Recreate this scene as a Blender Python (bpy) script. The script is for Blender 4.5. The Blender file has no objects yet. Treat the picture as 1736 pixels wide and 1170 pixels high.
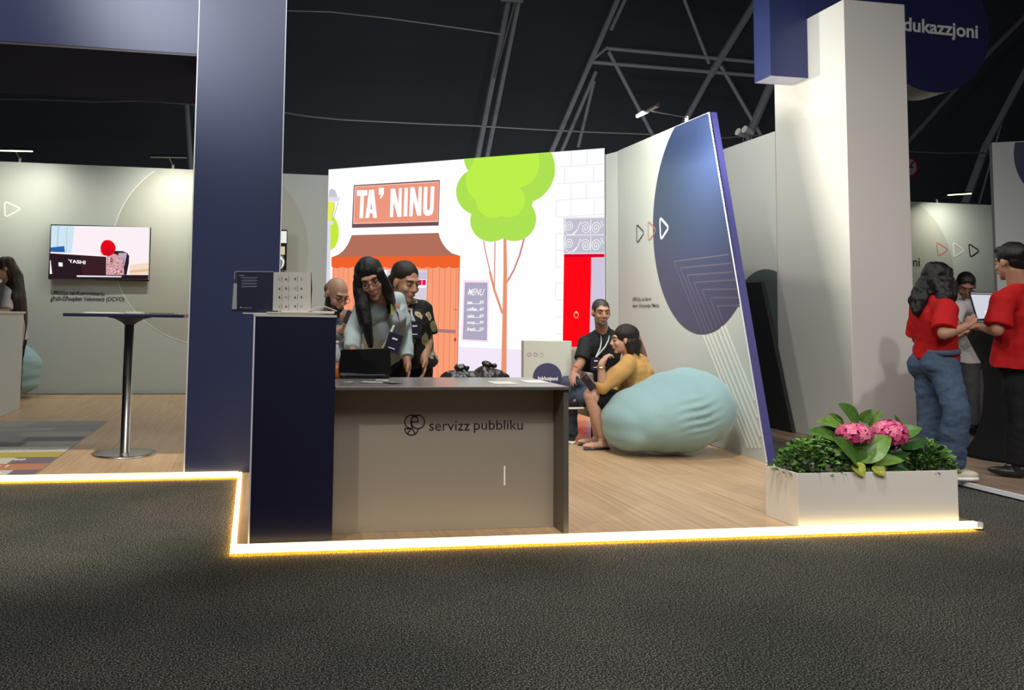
import bpy, bmesh, math, random
import numpy as np
from mathutils import Vector, Matrix, noise, Quaternion
random.seed(7)
SC = bpy.context.scene
COL = SC.collection
PI = math.pi
# ------------------------------------------------------------------ camera
CAMZ = 1.18
F, CX, CY = 1419.4, 681.37, 432.3
YAW, PITCH, ROLL = 0.17219548, 0.07242001, 0.01433263
def cam_axes():
    ca, sa = math.cos(YAW), math.sin(YAW)
    f = Vector((sa, ca, 0)); r = Vector((ca, -sa, 0)); u = Vector((0, 0, 1))
    f2 = f*math.cos(PITCH)+u*math.sin(PITCH); u2 = u*math.cos(PITCH)-f*math.sin(PITCH)
    r3 = r*math.cos(ROLL)+u2*math.sin(ROLL); u3 = u2*math.cos(ROLL)-r*math.sin(ROLL)
    return r3, u3, f2
CR, CU, CF = cam_axes()
cd = bpy.data.cameras.new('camera'); cam = bpy.data.objects.new('camera', cd); COL.objects.link(cam)
cd.sensor_fit = 'HORIZONTAL'; cd.sensor_width = 36.0; cd.lens = F*36.0/1736
cd.shift_x = (868-CX)/1736; cd.shift_y = (CY-585)/1736
cd.clip_start = .05; cd.clip_end = 200
cam.matrix_world = Matrix(((CR.x, CU.x, -CF.x, 0), (CR.y, CU.y, -CF.y, 0), (CR.z, CU.z, -CF.z, CAMZ), (0, 0, 0, 1)))
SC.camera = cam
# ------------------------------------------------------------------ world, lights, exposure
SC.view_settings.view_transform = 'Standard'; SC.view_settings.look = 'None'
SC.view_settings.exposure = 0.0; SC.view_settings.gamma = 1.0; SC.view_settings.use_curve_mapping = False
w = bpy.data.worlds.new('hall_air'); SC.world = w; w.use_nodes = True
w.node_tree.nodes['Background'].inputs[0].default_value = (0.80, 0.86, 1.0, 1)
w.node_tree.nodes['Background'].inputs[1].default_value = 0.055

def aim(o, target):
    o.rotation_euler = (Vector(target)-o.location).to_track_quat('-Z', 'Y').to_euler()
def spot(name, loc, target, watt, angle, color=(1, .97, .92), size=.12, blend=.6):
    l = bpy.data.lights.new(name, 'SPOT'); l.energy = watt; l.spot_size = math.radians(angle); l.spot_blend = blend
    l.color = color; l.shadow_soft_size = size
    o = bpy.data.objects.new(name, l); o.location = loc; COL.objects.link(o); aim(o, target); return o
def area(name, loc, target, watt, sx, sy, color=(1, .96, .9), spread=180):
    l = bpy.data.lights.new(name, 'AREA'); l.energy = watt; l.shape = 'RECTANGLE'; l.size = sx; l.size_y = sy; l.color = color
    l.spread = math.radians(spread)
    o = bpy.data.objects.new(name, l); o.location = loc; COL.objects.link(o); aim(o, target); return o
spot('hall_flood', (-4.6, -1.2, 7.2), (4.0, 4.9, .6), 1200, 36, (1, .93, .84), .12, .5)
spot('column_fill', (4.2, -4.5, 6.8), (4.9, 6.4, 1.6), 1250, 34, (1, .94, .9), .15, .7)  # added fill from the front, brightens the white column
spot('hall_flood_low', (-2.5, -2.5, 6.4), (-.05, 6.2, 3.9), 2500, 21, (.86, .92, 1.0), .25, 1.0)
spot('hall_spot_floor', (1.4, 3.0, 6.5), (2.9, 6.4, 0), 950, 46, (1, .96, .88), .3, .8)
spot('hall_spot_right', (8.5, 1.0, 6.5), (5.8, 6.0, .8), 330, 34, (1, .9, .88), .3, .7)
spot('lamp_spill', (3.86, 8.1, 3.72), (5.5, 8.3, 2.9), 62, 130, (1, .97, .80), .02, .3)
area('truss_fill', (6, 14.2, 2.4), (6.5, 21, 6.5), 130, 9, 1.2, (.9, .95, 1))  # added fill, unseen behind the walls, lifts the trusses and hall skin
spot('left_stand_spot', (-2.6, 4.0, 9.0), (-1.9, 6.6, 0), 2600, 40, (1, .9, .76), .12, .5)
area('aisle_fill', (1.5, -1.5, 7.0), (1.5, 2.5, 0), 300, 5, 3, (1, .96, .92))  # large added ambient fill above the aisle, standing in for other stands' lights
area('booth_light', (1.9, 7.5, 6.0), (2.6, 8.0, 0), 170, 3, 3, (.93, .98, 1))

# ------------------------------------------------------------------ pixel rays to points on known planes
def ray(px, py):
    return (CR*((px-CX)/F) - CU*((py-CY)/F) + CF)
CAM0 = Vector((0, 0, CAMZ))
def at(px, py, y): d = ray(px, py); return CAM0+d*(y/d.y)
def atz(px, py, z): d = ray(px, py); return CAM0+d*((z-CAMZ)/d.z)
def atx(px, py, x): d = ray(px, py); return CAM0+d*(x/d.x)
def on(px, py, p, n): d = ray(px, py); return CAM0+d*((p-CAM0).dot(n)/d.dot(n))

# ------------------------------------------------------------------ materials
MATS = {}
def mat(name, col, rough=.5, metal=0, emit=None, es=0, spec=.5, noise_amt=0, nscale=20, bump=0, bscale=60, aniso=None, trans=0, sheen=0, coat=0):
    if name in MATS: return MATS[name]
    m = bpy.data.materials.new(name); m.use_nodes = True; nt = m.node_tree; b = nt.nodes['Principled BSDF']
    b.inputs['Base Color'].default_value = (*col, 1); b.inputs['Roughness'].default_value = rough; b.inputs['Metallic'].default_value = metal
    b.inputs['Specular IOR Level'].default_value = spec
    if emit: b.inputs['Emission Color'].default_value = (*emit, 1); b.inputs['Emission Strength'].default_value = es
    if trans: b.inputs['Transmission Weight'].default_value = trans
    if sheen: b.inputs['Sheen Weight'].default_value = sheen
    if coat: b.inputs['Coat Weight'].default_value = coat
    if noise_amt or bump:
        tc = nt.nodes.new('ShaderNodeTexCoord'); mp = nt.nodes.new('ShaderNodeMapping'); nt.links.new(tc.outputs['Object'], mp.inputs[0])
        if aniso: mp.inputs['Scale'].default_value = aniso
    if noise_amt:
        n = nt.nodes.new('ShaderNodeTexNoise'); n.inputs['Scale'].default_value = nscale; n.inputs['Detail'].default_value = 5
        nt.links.new(mp.outputs[0], n.inputs[0])
        r = nt.nodes.new('ShaderNodeValToRGB'); r.color_ramp.elements[0].position = .3; r.color_ramp.elements[1].position = .7
        r.color_ramp.elements[0].color = (*[max(0, c*(1-noise_amt)) for c in col], 1); r.color_ramp.elements[1].color = (*[min(1, c*(1+noise_amt)) for c in col], 1)
        nt.links.new(n.outputs['Fac'], r.inputs[0]); nt.links.new(r.outputs[0], b.inputs['Base Color'])
    if bump:
        n2 = nt.nodes.new('ShaderNodeTexNoise'); n2.inputs['Scale'].default_value = bscale; n2.inputs['Detail'].default_value = 4
        nt.links.new(mp.outputs[0], n2.inputs[0])
        bp = nt.nodes.new('ShaderNodeBump'); bp.inputs['Strength'].default_value = bump; bp.inputs['Distance'].default_value = .01
        nt.links.new(n2.outputs['Fac'], bp.inputs['Height']); nt.links.new(bp.outputs[0], b.inputs['Normal'])
    MATS[name] = m; return m
def srgb(r, g, b):
    f = lambda c: (c/255/12.92) if c/255 <= .04045 else ((c/255+.055)/1.055)**2.4
    return (f(r), f(g), f(b))
def glow(name, rgb, s=1.0):
    if name in MATS: return MATS[name]
    m = bpy.data.materials.new(name); m.use_nodes = True; nt = m.node_tree; nt.nodes.clear()
    e = nt.nodes.new('ShaderNodeEmission'); e.inputs[0].default_value = (*srgb(*rgb), 1); e.inputs[1].default_value = s
    o = nt.nodes.new('ShaderNodeOutputMaterial'); nt.links.new(e.outputs[0], o.inputs[0]); MATS[name] = m; return m

def carpet_material():
    m = mat('carpet', (.05, .05, .045), .95, spec=.1); nt = m.node_tree; b = nt.nodes['Principled BSDF']
    tc = nt.nodes.new('ShaderNodeTexCoord')
    n = nt.nodes.new('ShaderNodeTexNoise'); n.inputs['Scale'].default_value = 150; n.inputs['Detail'].default_value = 2; n.inputs['Roughness'].default_value = .7
    nt.links.new(tc.outputs['Object'], n.inputs[0])
    r = nt.nodes.new('ShaderNodeValToRGB'); e = r.color_ramp.elements
    e[0].position = .40; e[0].color = (.010, .0095, .008, 1); e[1].position = .66; e[1].color = (.37, .365, .32, 1)
    x = e.new(.52); x.color = (.052, .049, .043, 1)
    nt.links.new(n.outputs['Fac'], r.inputs[0])
    n3 = nt.nodes.new('ShaderNodeTexNoise'); n3.inputs['Scale'].default_value = 1.3; n3.inputs['Detail'].default_value = 3
    nt.links.new(tc.outputs['Object'], n3.inputs[0])
    r3 = nt.nodes.new('ShaderNodeValToRGB'); r3.color_ramp.elements[0].color = (.75, .8, .78, 1); r3.color_ramp.elements[1].color = (1.04, 1.0, .97, 1)
    r3.color_ramp.elements[0].position = .4; r3.color_ramp.elements[1].position = .6
    nt.links.new(n3.outputs['Fac'], r3.inputs[0])
    mx = nt.nodes.new('ShaderNodeMix'); mx.data_type = 'RGBA'; mx.blend_type = 'MULTIPLY'; mx.inputs[0].default_value = 1
    nt.links.new(r.outputs[0], mx.inputs[6]); nt.links.new(r3.outputs[0], mx.inputs[7]); nt.links.new(mx.outputs[2], b.inputs['Base Color'])
    bp = nt.nodes.new('ShaderNodeBump'); bp.inputs['Strength'].default_value = .35; bp.inputs['Distance'].default_value = .004
    nt.links.new(n.outputs['Fac'], bp.inputs['Height']); nt.links.new(bp.outputs[0], b.inputs['Normal'])
    return m
def wood_material(name, c0, c1, ang=0):
    m = mat(name, c0, .34, spec=.5); nt = m.node_tree; b = nt.nodes['Principled BSDF']
    tc = nt.nodes.new('ShaderNodeTexCoord'); mp = nt.nodes.new('ShaderNodeMapping'); mp.inputs['Rotation'].default_value = (0, 0, ang)
    nt.links.new(tc.outputs['Object'], mp.inputs[0])
    mp2 = nt.nodes.new('ShaderNodeMapping'); mp2.inputs['Scale'].default_value = (16, .55, 1); nt.links.new(mp.outputs[0], mp2.inputs[0])
    n = nt.nodes.new('ShaderNodeTexNoise'); n.inputs['Scale'].default_value = 2.2; n.inputs['Detail'].default_value = 6; n.inputs['Roughness'].default_value = .62
    nt.links.new(mp2.outputs[0], n.inputs[0])
    r = nt.nodes.new('ShaderNodeValToRGB'); e = r.color_ramp.elements; e[0].position = .36; e[0].color = (*c1, 1); e[1].position = .66; e[1].color = (*c0, 1)
    nt.links.new(n.outputs['Fac'], r.inputs[0])
    br = nt.nodes.new('ShaderNodeTexBrick'); br.inputs['Scale'].default_value = 1; br.inputs['Mortar Size'].default_value = .0015
    br.inputs['Brick Width'].default_value = 1.3; br.inputs['Row Height'].default_value = .19
    br.inputs['Color1'].default_value = (1, 1, 1, 1); br.inputs['Color2'].default_value = (.9, .88, .86, 1); br.inputs['Mortar'].default_value = (.45, .4, .35, 1)
    mp3 = nt.nodes.new('ShaderNodeMapping'); mp3.inputs['Rotation'].default_value = (0, 0, PI/2); nt.links.new(mp.outputs[0], mp3.inputs[0]); nt.links.new(mp3.outputs[0], br.inputs[0])
    mx = nt.nodes.new('ShaderNodeMix'); mx.data_type = 'RGBA'; mx.blend_type = 'MULTIPLY'; mx.inputs[0].default_value = 1
    nt.links.new(r.outputs[0], mx.inputs[6]); nt.links.new(br.outputs[0], mx.inputs[7]); nt.links.new(mx.outputs[2], b.inputs['Base Color'])
    return m
M_carpet = carpet_material()
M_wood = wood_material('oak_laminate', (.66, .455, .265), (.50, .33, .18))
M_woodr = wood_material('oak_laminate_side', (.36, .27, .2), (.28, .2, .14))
M_wall = mat('wall_print', (.50, .545, .52), .42, spec=.4)
M_wallc = mat('wall_circle_print', (.45, .465, .41), .42, spec=.4)
M_white = mat('white_panel', (.60, .60, .58), .38, spec=.45)
M_cream = mat('column_white', (.60, .585, .56), .42, spec=.4)
M_navy = mat('navy_panel', (.032, .045, .125), .36, spec=.5)
M_navyb = mat('navy_box', (.012, .012, .035), .4, spec=.35)
M_navyd = mat('navy_print', (.022, .036, .095), .36, spec=.5)
M_navyl = mat('navy_print_line', (.075, .08, .14), .34, spec=.5)
M_whitel = mat('white_print_line', (.74, .76, .72), .4)
M_edge = mat('white_edge', (.85, .86, .9), .4)
M_alu = mat('steel', (.55, .53, .5), .27, 1)
M_darkalu = mat('dark_metal', (.02, .02, .022), .35, .7)
M_black = mat('black_plastic', (.012, .012, .013), .35)
M_matte = mat('black_matte', (.006, .006, .007), .85, spec=.15)
M_hall = mat('hall_skin', (.085, .09, .105), .95, spec=.0)
M_truss = mat('truss', (.35, .35, .37), .6, 0)
M_trussl = mat('truss_light', (.30, .29, .28), .45, .3)
M_cnt = mat('counter_panel', (.37, .325, .275), .38, spec=.4)
M_top = mat('worktop', (.26, .235, .235), .25, spec=.6)
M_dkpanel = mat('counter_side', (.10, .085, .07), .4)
M_ink = mat('black_ink', (.012, .012, .015), .5)
M_inkw = mat('white_ink', (.85, .85, .82), .5)
M_inkr = mat('red_ink', (.55, .18, .15), .5)
M_teal = mat('teal_fabric', (.26, .41, .42), .85, spec=.15, noise_amt=.06, nscale=260, sheen=.25)
M_paper = mat('paper', (.8, .79, .74), .6)

# ------------------------------------------------------------------ mesh builder
def frame(d):
    d = d.normalized(); a = Vector((0, 0, 1)) if abs(d.z) < .9 else Vector((1, 0, 0))
    u = d.cross(a).normalized(); return u, d.cross(u).normalized()
class MB:
    def __init__(s): s.v = []; s.f = []; s.m = []; s.k = 0
    def mi(s, k): s.k = k; return s
    def add(s, vs, fs):
        n = len(s.v); s.v += [tuple(v) for v in vs]; s.f += [tuple(n+i for i in f) for f in fs]; s.m += [s.k]*len(fs)
        return s
    def poly(s, pts): return s.add(pts, [tuple(range(len(pts)))])
    def box(s, x0, x1, y0, y1, z0, z1):
        return s.add([(x0, y0, z0), (x1, y0, z0), (x1, y1, z0), (x0, y1, z0), (x0, y0, z1), (x1, y0, z1), (x1, y1, z1), (x0, y1, z1)],
                     [(0, 3, 2, 1), (4, 5, 6, 7), (0, 1, 5, 4), (1, 2, 6, 5), (2, 3, 7, 6), (3, 0, 4, 7)])
    def prism(s, pts, off):
        n = len(pts); pts = [Vector(p) for p in pts]; off = Vector(off)
        return s.add(pts+[p+off for p in pts], [tuple(range(n))[::-1], tuple(range(n, 2*n))]+[(i, (i+1) % n, n+(i+1) % n, n+i) for i in range(n)])
    def tube(s, pts, r, n=10, cap=True):
        pts = [Vector(p) for p in pts]; rs = r if isinstance(r, (list, tuple)) else [r]*len(pts)
        vs = []; fs = []; u = None
        for i, p in enumerate(pts):
            d = (pts[min(i+1, len(pts)-1)]-pts[max(i-1, 0)])
            if d.length < 1e-9: d = Vector((0, 0, 1))
            d.normalize()
            if u is None: u = frame(d)[0]
            u = (u-d*u.dot(d)).normalized(); w_ = d.cross(u)
            for j in range(n):
                a = 2*PI*j/n; vs.append(p+(u*math.cos(a)+w_*math.sin(a))*rs[i])
        for i in range(len(pts)-1):
            for j in range(n): fs.append((i*n+j, i*n+(j+1) % n, (i+1)*n+(j+1) % n, (i+1)*n+j))
        if cap: fs += [tuple(range(n))[::-1], tuple(range((len(pts)-1)*n, len(pts)*n))]
        return s.add(vs, fs)
    def lathe(s, c, prof, n=32, sx=1, sy=1):
        vs = []; fs = []; c = Vector(c)
        for r, z in prof:
            for j in range(n): a = 2*PI*j/n; vs.append(c+Vector((r*math.cos(a)*sx, r*math.sin(a)*sy, z)))
        for i in range(len(prof)-1):
            for j in range(n): fs.append((i*n+j, i*n+(j+1) % n, (i+1)*n+(j+1) % n, (i+1)*n+j))
        fs += [tuple(range(n))[::-1], tuple(range((len(prof)-1)*n, len(prof)*n))]
        return s.add(vs, fs)
    def ell(s, c, r, R=None, nu=16, nv=10):
        c = Vector(c); R = R or Matrix.Identity(3); r = (r, r, r) if isinstance(r, (int, float)) else r
        vs = [c+R@Vector((0, 0, r[2]))]; fs = []
        for i in range(1, nv):
            t = PI*i/nv
            for j in range(nu):
                a = 2*PI*j/nu; vs.append(c+R@Vector((r[0]*math.sin(t)*math.cos(a), r[1]*math.sin(t)*math.sin(a), r[2]*math.cos(t))))
        vs.append(c-R@Vector((0, 0, r[2]))); L = len(vs)-1
        for j in range(nu): fs.append((0, 1+j, 1+(j+1) % nu)); fs.append((L, 1+(nv-2)*nu+(j+1) % nu, 1+(nv-2)*nu+j))
        for i in range(nv-2):
            for j in range(nu): fs.append((1+i*nu+j, 1+(i+1)*nu+j, 1+(i+1)*nu+(j+1) % nu, 1+i*nu+(j+1) % nu))
        return s.add(vs, fs)
    def cone(s, p0, r0, p1, r1, balls=True, n=14):
        s.tube([p0, p1], [r0, r1], n)
        if balls: s.ell(p0, r0*.995, None, n, 8); s.ell(p1, r1*.995, None, n, 8)
        return s
    def loft(s, rings, n=24, e=2.4):
        # rings: (centre, half width vec, half depth vec) super-ellipse sections
        vs = []; fs = []
        for c, a, b in rings:
            for j in range(n):
                t = 2*PI*j/n; ct, st = math.cos(t), math.sin(t)
                x = math.copysign(abs(ct)**(2/e), ct); y = math.copysign(abs(st)**(2/e), st); vs.append(c+a*x+b*y)
        for i in range(len(rings)-1):
            for j in range(n): fs.append((i*n+j, i*n+(j+1) % n, (i+1)*n+(j+1) % n, (i+1)*n+j))
        fs += [tuple(range(n))[::-1], tuple(range((len(rings)-1)*n, len(rings)*n))]
        return s.add(vs, fs)
    def mesh(s, name):
        me = bpy.data.meshes.new(name); me.from_pydata([tuple(v) for v in s.v], [], s.f); me.update(); return me
    def build(s, name, mats, parent=None, smooth=False, fixn=True, bevel=0):
        me = s.mesh(name)
        mats = mats if isinstance(mats, (list, tuple)) else [mats]
        for m in mats: me.materials.append(m)
        for p, k in zip(me.polygons, s.m): p.material_index = min(k, len(mats)-1)
        if fixn:
            b = bmesh.new(); b.from_mesh(me); bmesh.ops.recalc_face_normals(b, faces=b.faces); b.to_mesh(me); b.free()
        o = link(name, me, parent)
        if smooth:
            for p in me.polygons: p.use_smooth = True
        if bevel:
            md = o.modifiers.new('edge', 'BEVEL'); md.width = bevel; md.segments = 2; md.limit_method = 'ANGLE'
        return o
def link(name, me, parent=None):
    o = bpy.data.objects.new(name, me); COL.objects.link(o)
    if parent:
        o.parent = parent
        if parent.type == 'EMPTY': o.matrix_parent_inverse = Matrix.Translation(-parent.location)
    return o
def tag(o, label=None, cat=None, group=None, kind=None):
    if label: o['label'] = label
    if cat: o['category'] = cat
    if group: o['group'] = group
    if kind: o['kind'] = kind
    return o
def empty(name, loc, label, cat, group=None, kind=None):
    o = bpy.data.objects.new(name, None); o.location = loc; o.empty_display_size = .1; COL.objects.link(o); return tag(o, label, cat, group, kind)
def tessfix(o):
    b = bmesh.new(); b.from_mesh(o.data); bmesh.ops.triangulate(b, faces=[f for f in b.faces if len(f.verts) > 4]); b.to_mesh(o.data); b.free(); return o
# writing: text turned into a thin mesh
_tc = {}
def text_geo(txt, bold=0.0, shear=0.0, spacing=1.0):
    k = (txt, bold, shear, spacing)
    if k in _tc: return _tc[k]
    cu = bpy.data.curves.new('t', 'FONT'); cu.body = txt; cu.offset = bold; cu.shear = shear; cu.resolution_u = 4; cu.space_character = spacing
    o = bpy.data.objects.new('t', cu); COL.objects.link(o); bpy.context.view_layer.update()
    me = bpy.data.meshes.new_from_object(o.evaluated_get(bpy.context.evaluated_depsgraph_get()))
    vs = [v.co.copy() for v in me.vertices]; fs = [tuple(p.vertices) for p in me.polygons]
    bpy.data.objects.remove(o); bpy.data.curves.remove(cu); bpy.data.meshes.remove(me)
    x0 = min(v.x for v in vs); x1 = max(v.x for v in vs); y0 = min(v.y for v in vs); y1 = max(v.y for v in vs)
    _tc[k] = (vs, fs, x0, x1, y0, y1); return _tc[k]
def text_quad(mb, txt, quad, bold=0, shear=0, spacing=1.0):
    """quad: top-left, top-right, bottom-right, bottom-left points the letters' box fills"""
    vs, fs, x0, x1, y0, y1 = text_geo(txt, bold, shear, spacing); a, b, c, d = [Vector(q) for q in quad]; out = []
    for v in vs:
        u = (v.x-x0)/(x1-x0); t = (y1-v.y)/(y1-y0); out.append((a*(1-u)+b*u)*(1-t)+(d*(1-u)+c*u)*t)
    return mb.add(out, fs)
def ribbon(mb, pts, wid, n, closed=False):
    """flat stroke of width wid following pts in a plane with normal n"""
    pts = [Vector(p) for p in pts]; n = Vector(n).normalized(); L = []; R_ = []; N = len(pts)
    for i, p in enumerate(pts):
        a = pts[(i-1) % N] if closed or i > 0 else p; b = pts[(i+1) % N] if closed or i < N-1 else p
        d = (b-a)
        if d.length < 1e-9: d = Vector((1, 0, 0))
        s_ = d.normalized().cross(n)*wid/2; L.append(p+s_); R_.append(p-s_)
    vs = L+R_; fs = [(i, (i+1) % N, N+(i+1) % N, N+i) for i in range(N if closed else N-1)]
    return mb.add(vs, fs)
def round_poly(pts, r, seg=5):
    out = []; N = len(pts)
    for i in range(N):
        p = pts[i]; a = (pts[i-1]-p).normalized(); b = (pts[(i+1) % N]-p).normalized()
        s0 = p+a*r; s1 = p+b*r
        for k in range(seg+1): t = k/seg; out.append(s0*(1-t)**2+p*2*t*(1-t)+s1*t*t)
    return out
# voxel union: one continuous surface from overlapping pieces
def fuse(mb, voxel, smooth=4, fold=0, fscale=9, fstretch=(1, 1, 1), seed=0):
    me = mb.mesh('tmp'); o = bpy.data.objects.new('tmp', me); COL.objects.link(o)
    b = bmesh.new(); b.from_mesh(me); bmesh.ops.recalc_face_normals(b, faces=b.faces); b.to_mesh(me); b.free()
    md = o.modifiers.new('r', 'REMESH'); md.mode = 'VOXEL'; md.voxel_size = voxel; md.adaptivity = 0
    bpy.context.view_layer.update()
    out = bpy.data.meshes.new_from_object(o.evaluated_get(bpy.context.evaluated_depsgraph_get()))
    bpy.data.objects.remove(o); bpy.data.meshes.remove(me)
    n = len(out.vertices); co = np.empty(n*3); out.vertices.foreach_get('co', co); co = co.reshape(-1, 3)
    ed = np.empty(len(out.edges)*2, dtype=np.int32); out.edges.foreach_get('vertices', ed); ed = ed.reshape(-1, 2)
    deg = np.bincount(ed.ravel(), minlength=n).astype(float); deg[deg == 0] = 1
    def lap(c):
        s = np.zeros_like(c)
        for k in range(3): s[:, k] = np.bincount(ed[:, 0], c[ed[:, 1], k], n)+np.bincount(ed[:, 1], c[ed[:, 0], k], n)
        return s/deg[:, None]
    for _ in range(smooth):
        co = co+.6*(lap(co)-co); co = co-.45*(lap(co)-co)
    out.vertices.foreach_set('co', co.ravel()); out.update()
    if fold:
        nr = np.empty(n*3); out.vertices.foreach_get('normal', nr); nr = nr.reshape(-1, 3)
        d = np.array([noise.noise(Vector((x*fscale*fstretch[0]+seed, y*fscale*fstretch[1], z*fscale*fstretch[2])))+.5*noise.noise(Vector((x*fscale*2.1*fstretch[0], y*fscale*2.1*fstretch[1]+seed, z*fscale*2.1*fstretch[2]))) for x, y, z in co])
        co = co+nr*(d*fold)[:, None]; out.vertices.foreach_set('co', co.ravel()); out.update()
    for p in out.polygons: p.use_smooth = True
    return out
def fused(name, mb, m, parent, voxel, **k):
    me = fuse(mb, voxel, **k); me.name = name; me.materials.clear()
    me.materials.append(m); return link(name, me, parent)
# ================================================================== THE SETTING
P = .037                     # platform height
YB = 12.29; ZW = 3.236       # back wall and wall height
def struct(o, label=None): return tag(o, label, kind='structure')
struct(MB().box(-40, 45, -8, 21.3, -.06, 0).build('floor', M_carpet), 'dark grey flecked carpet of the hall aisle')
struct(MB().box(-40, 45, 21.3, 21.5, 0, 15).build('wall_back', M_hall), 'black hall skin far behind the stands')
struct(MB().prism([(-40, 21.3, 12), (45, 21.3, 12), (45, -8, 15), (-40, -8, 15)], (0, 0, .1)).build('ceiling', M_hall), 'black hall roof skin')
X_R = 4.13; Y_F = 4.275; Y_L = 6.215; X_L = -.06
pl = [(X_L, Y_F), (X_R, Y_F), (X_R, 12.2), (-9, 12.2), (-9, Y_L), (X_L, Y_L)]
struct(MB().prism([(x, y, 0.001) for x, y in pl], (0, 0, P-.001)).build('floor_platform', M_wood), 'pale oak laminate platform edged with a light strip')
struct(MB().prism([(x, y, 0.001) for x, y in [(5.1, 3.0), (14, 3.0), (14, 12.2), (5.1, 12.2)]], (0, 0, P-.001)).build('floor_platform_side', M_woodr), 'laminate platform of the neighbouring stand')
e = MB().box(5.075, 5.098, 3.0, 7.0, .012, P+.004)
struct(e.build('trim_1', M_edge), 'white metal edge of the neighbouring platform')
# light strip round the platform edge
ls = empty('light_strip', (2, Y_F, 0), 'glowing warm white strip along the oak platform edge', 'light strip')
g_strip = glow('strip_glow', (255, 222, 150), 4.2)
g_stripw = glow('strip_glow_warm', (255, 175, 55), 30.0)
d = MB(); d.box(X_L-.028, X_R-.03, Y_F-.03, Y_F-.002, .014, .050); d.box(X_L-.028, X_L-.002, Y_F-.002, Y_L-.03, .014, .050); d.box(-9, X_L-.028, Y_L-.03, Y_L-.002, .014, .050)
d.build('diffuser', g_strip, ls)
zz_ = .0135; d = MB()
for x0, x1, y0, y1 in ((X_L-.03, X_R, Y_F-.032, Y_F-.002), (X_L-.03, X_L-.002, Y_F-.002, Y_L-.03), (-9, X_L-.03, Y_L-.032, Y_L-.002)): d.add([(x0, y0, zz_), (x1, y0, zz_), (x1, y1, zz_), (x0, y1, zz_)], [(3, 2, 1, 0)])
d.build('underside_glow', g_stripw, ls, fixn=False)
MB().box(X_R-.03, X_R+.01, Y_F-.03, Y_F-.002, .0116, .045).build('end_cap', M_edge, ls)

# ---- decals on planes
def clip(poly, p, n):
    out = []; p = Vector(p); n = Vector(n)
    for i in range(len(poly)):
        a, b = poly[i], poly[(i+1) % len(poly)]; da = (a-p).dot(n); db = (b-p).dot(n)
        if da <= 0: out.append(a)
        if (da < 0 < db) or (db < 0 < da): out.append(a+(b-a)*(da/(da-db)))
    return out
class Plane:
    def __init__(s, p, n, off=.003):
        s.n = Vector(n).normalized(); s.p = Vector(p)+s.n*off; s.u = Vector((0, 0, 1)).cross(s.n).normalized(); s.v = Vector((0, 0, 1))
    def __call__(s, px, py, lift=0): return on(px, py, s.p+s.n*lift, s.n)
    def uv(s, q): return ((q-s.p).dot(s.u), (q-s.p).dot(s.v))
    def w(s, u, v, lift=0): return s.p+s.u*u+s.v*v+s.n*lift
    def circle(s, pts, lift=0, n=96):
        uv = np.array([s.uv(s(*q)) for q in pts]); A = np.c_[2*uv, np.ones(len(uv))]; b = (uv**2).sum(1)
        c = np.linalg.lstsq(A, b, rcond=None)[0]; r = math.sqrt(c[2]+c[0]**2+c[1]**2); s.last = (c[0], c[1], r)
        return [s.w(c[0]+r*math.cos(2*PI*k/n), c[1]+r*math.sin(2*PI*k/n), lift) for k in range(n)]
def tri(pl_, pts, wid, r=.02, lift=.001):
    q = [pl_(*p, lift) for p in pts]; mb = MB(); return ribbon(mb, round_poly(q, r), wid, pl_.n, True)
def label_text(name, pl_, txt, quad, m, parent, bold=.01, lift=.001, **k):
    return text_quad(MB(), txt, [pl_(*q, lift) for q in quad], bold, **k).build(name, m, parent, fixn=False)

wb = struct(MB().box(-8.5, 1.02, YB, YB+.1, P, ZW).build('wall_booth_back', M_wall), 'light grey printed wall behind the left stand')
PB = Plane((0, YB, 0), (0, -1, 0))
c = clip(PB.circle([(196, 378), (243, 545), (315, 578), (523, 420), (275, 283)]), (0, 0, ZW-.01), (0, 0, 1))
c = clip(c, (1.0, 0, 0), (1, 0, 0))
MB().poly(c).build('circle_print', M_wallc, wb)
u0, v0, r0 = PB.last
arc = [PB.w(u0+r0*math.cos(a), v0+r0*math.sin(a), .001) for a in np.linspace(0, 2*PI, 97)]
arc = [q for q in arc if q.z < ZW-.01 and q.x < -.4]
arc.sort(key=lambda q: q.z)
ribbon(MB(), arc, .012, PB.n).build('circle_outline', M_inkw, wb)
tri(PB, [(8, 341), (36, 354), (8.5, 368.5)], .022, .05).build('triangle_outline', M_inkw, wb)
label_text('lettering', PB, 'Uffiċċju tal-Kummissarju', [(86.2, 492), (177, 494), (177, 503), (86, 501.5)], M_ink, wb, .012)
label_text('lettering', PB, 'għall-Għaqdiet Volontarji (OCVO)', [(85.7, 502), (210.5, 503.5), (210.5, 513), (85.5, 512)], M_ink, wb, .012)

# ---- slanted wall
W1 = Vector((4.333, 9.545, 0)); W0 = Vector((4.080, 6.209, 0)); WD = (W0-W1).normalized(); WN = Vector((WD.y, -WD.x, 0)); WN = WN if WN.x < 0 else -WN
PW = Plane(W0, WN)
ft = on(1202, 190, W0, WN); fb = Vector((W0.x, W0.y, P))
off = -WN*.075
b0 = Vector((W1.x, W1.y, P)); b1 = Vector((W1.x, W1.y, ZW))
wr = MB(); pts = [b0, fb, ft, b1]; n = 4; wr.v = [tuple(p) for p in pts]+[tuple(p+off) for p in pts]
wr.f = [(0, 1, 2, 3), (7, 6, 5, 4), (0, 4, 5, 1), (1, 5, 6, 2), (2, 6, 7, 3), (3, 7, 4, 0)]; wr.m = [0, 0, 0, 1, 2, 0]
M_navye = mat('navy_edge', (.035, .035, .16), .5)
M_dkedge = mat('dark_edge', (.06, .055, .06), .5)
WR = struct(wr.build('wall_right', [M_wall, M_navye, M_dkedge]), 'grey printed wall with slanted navy front edge')
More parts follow.
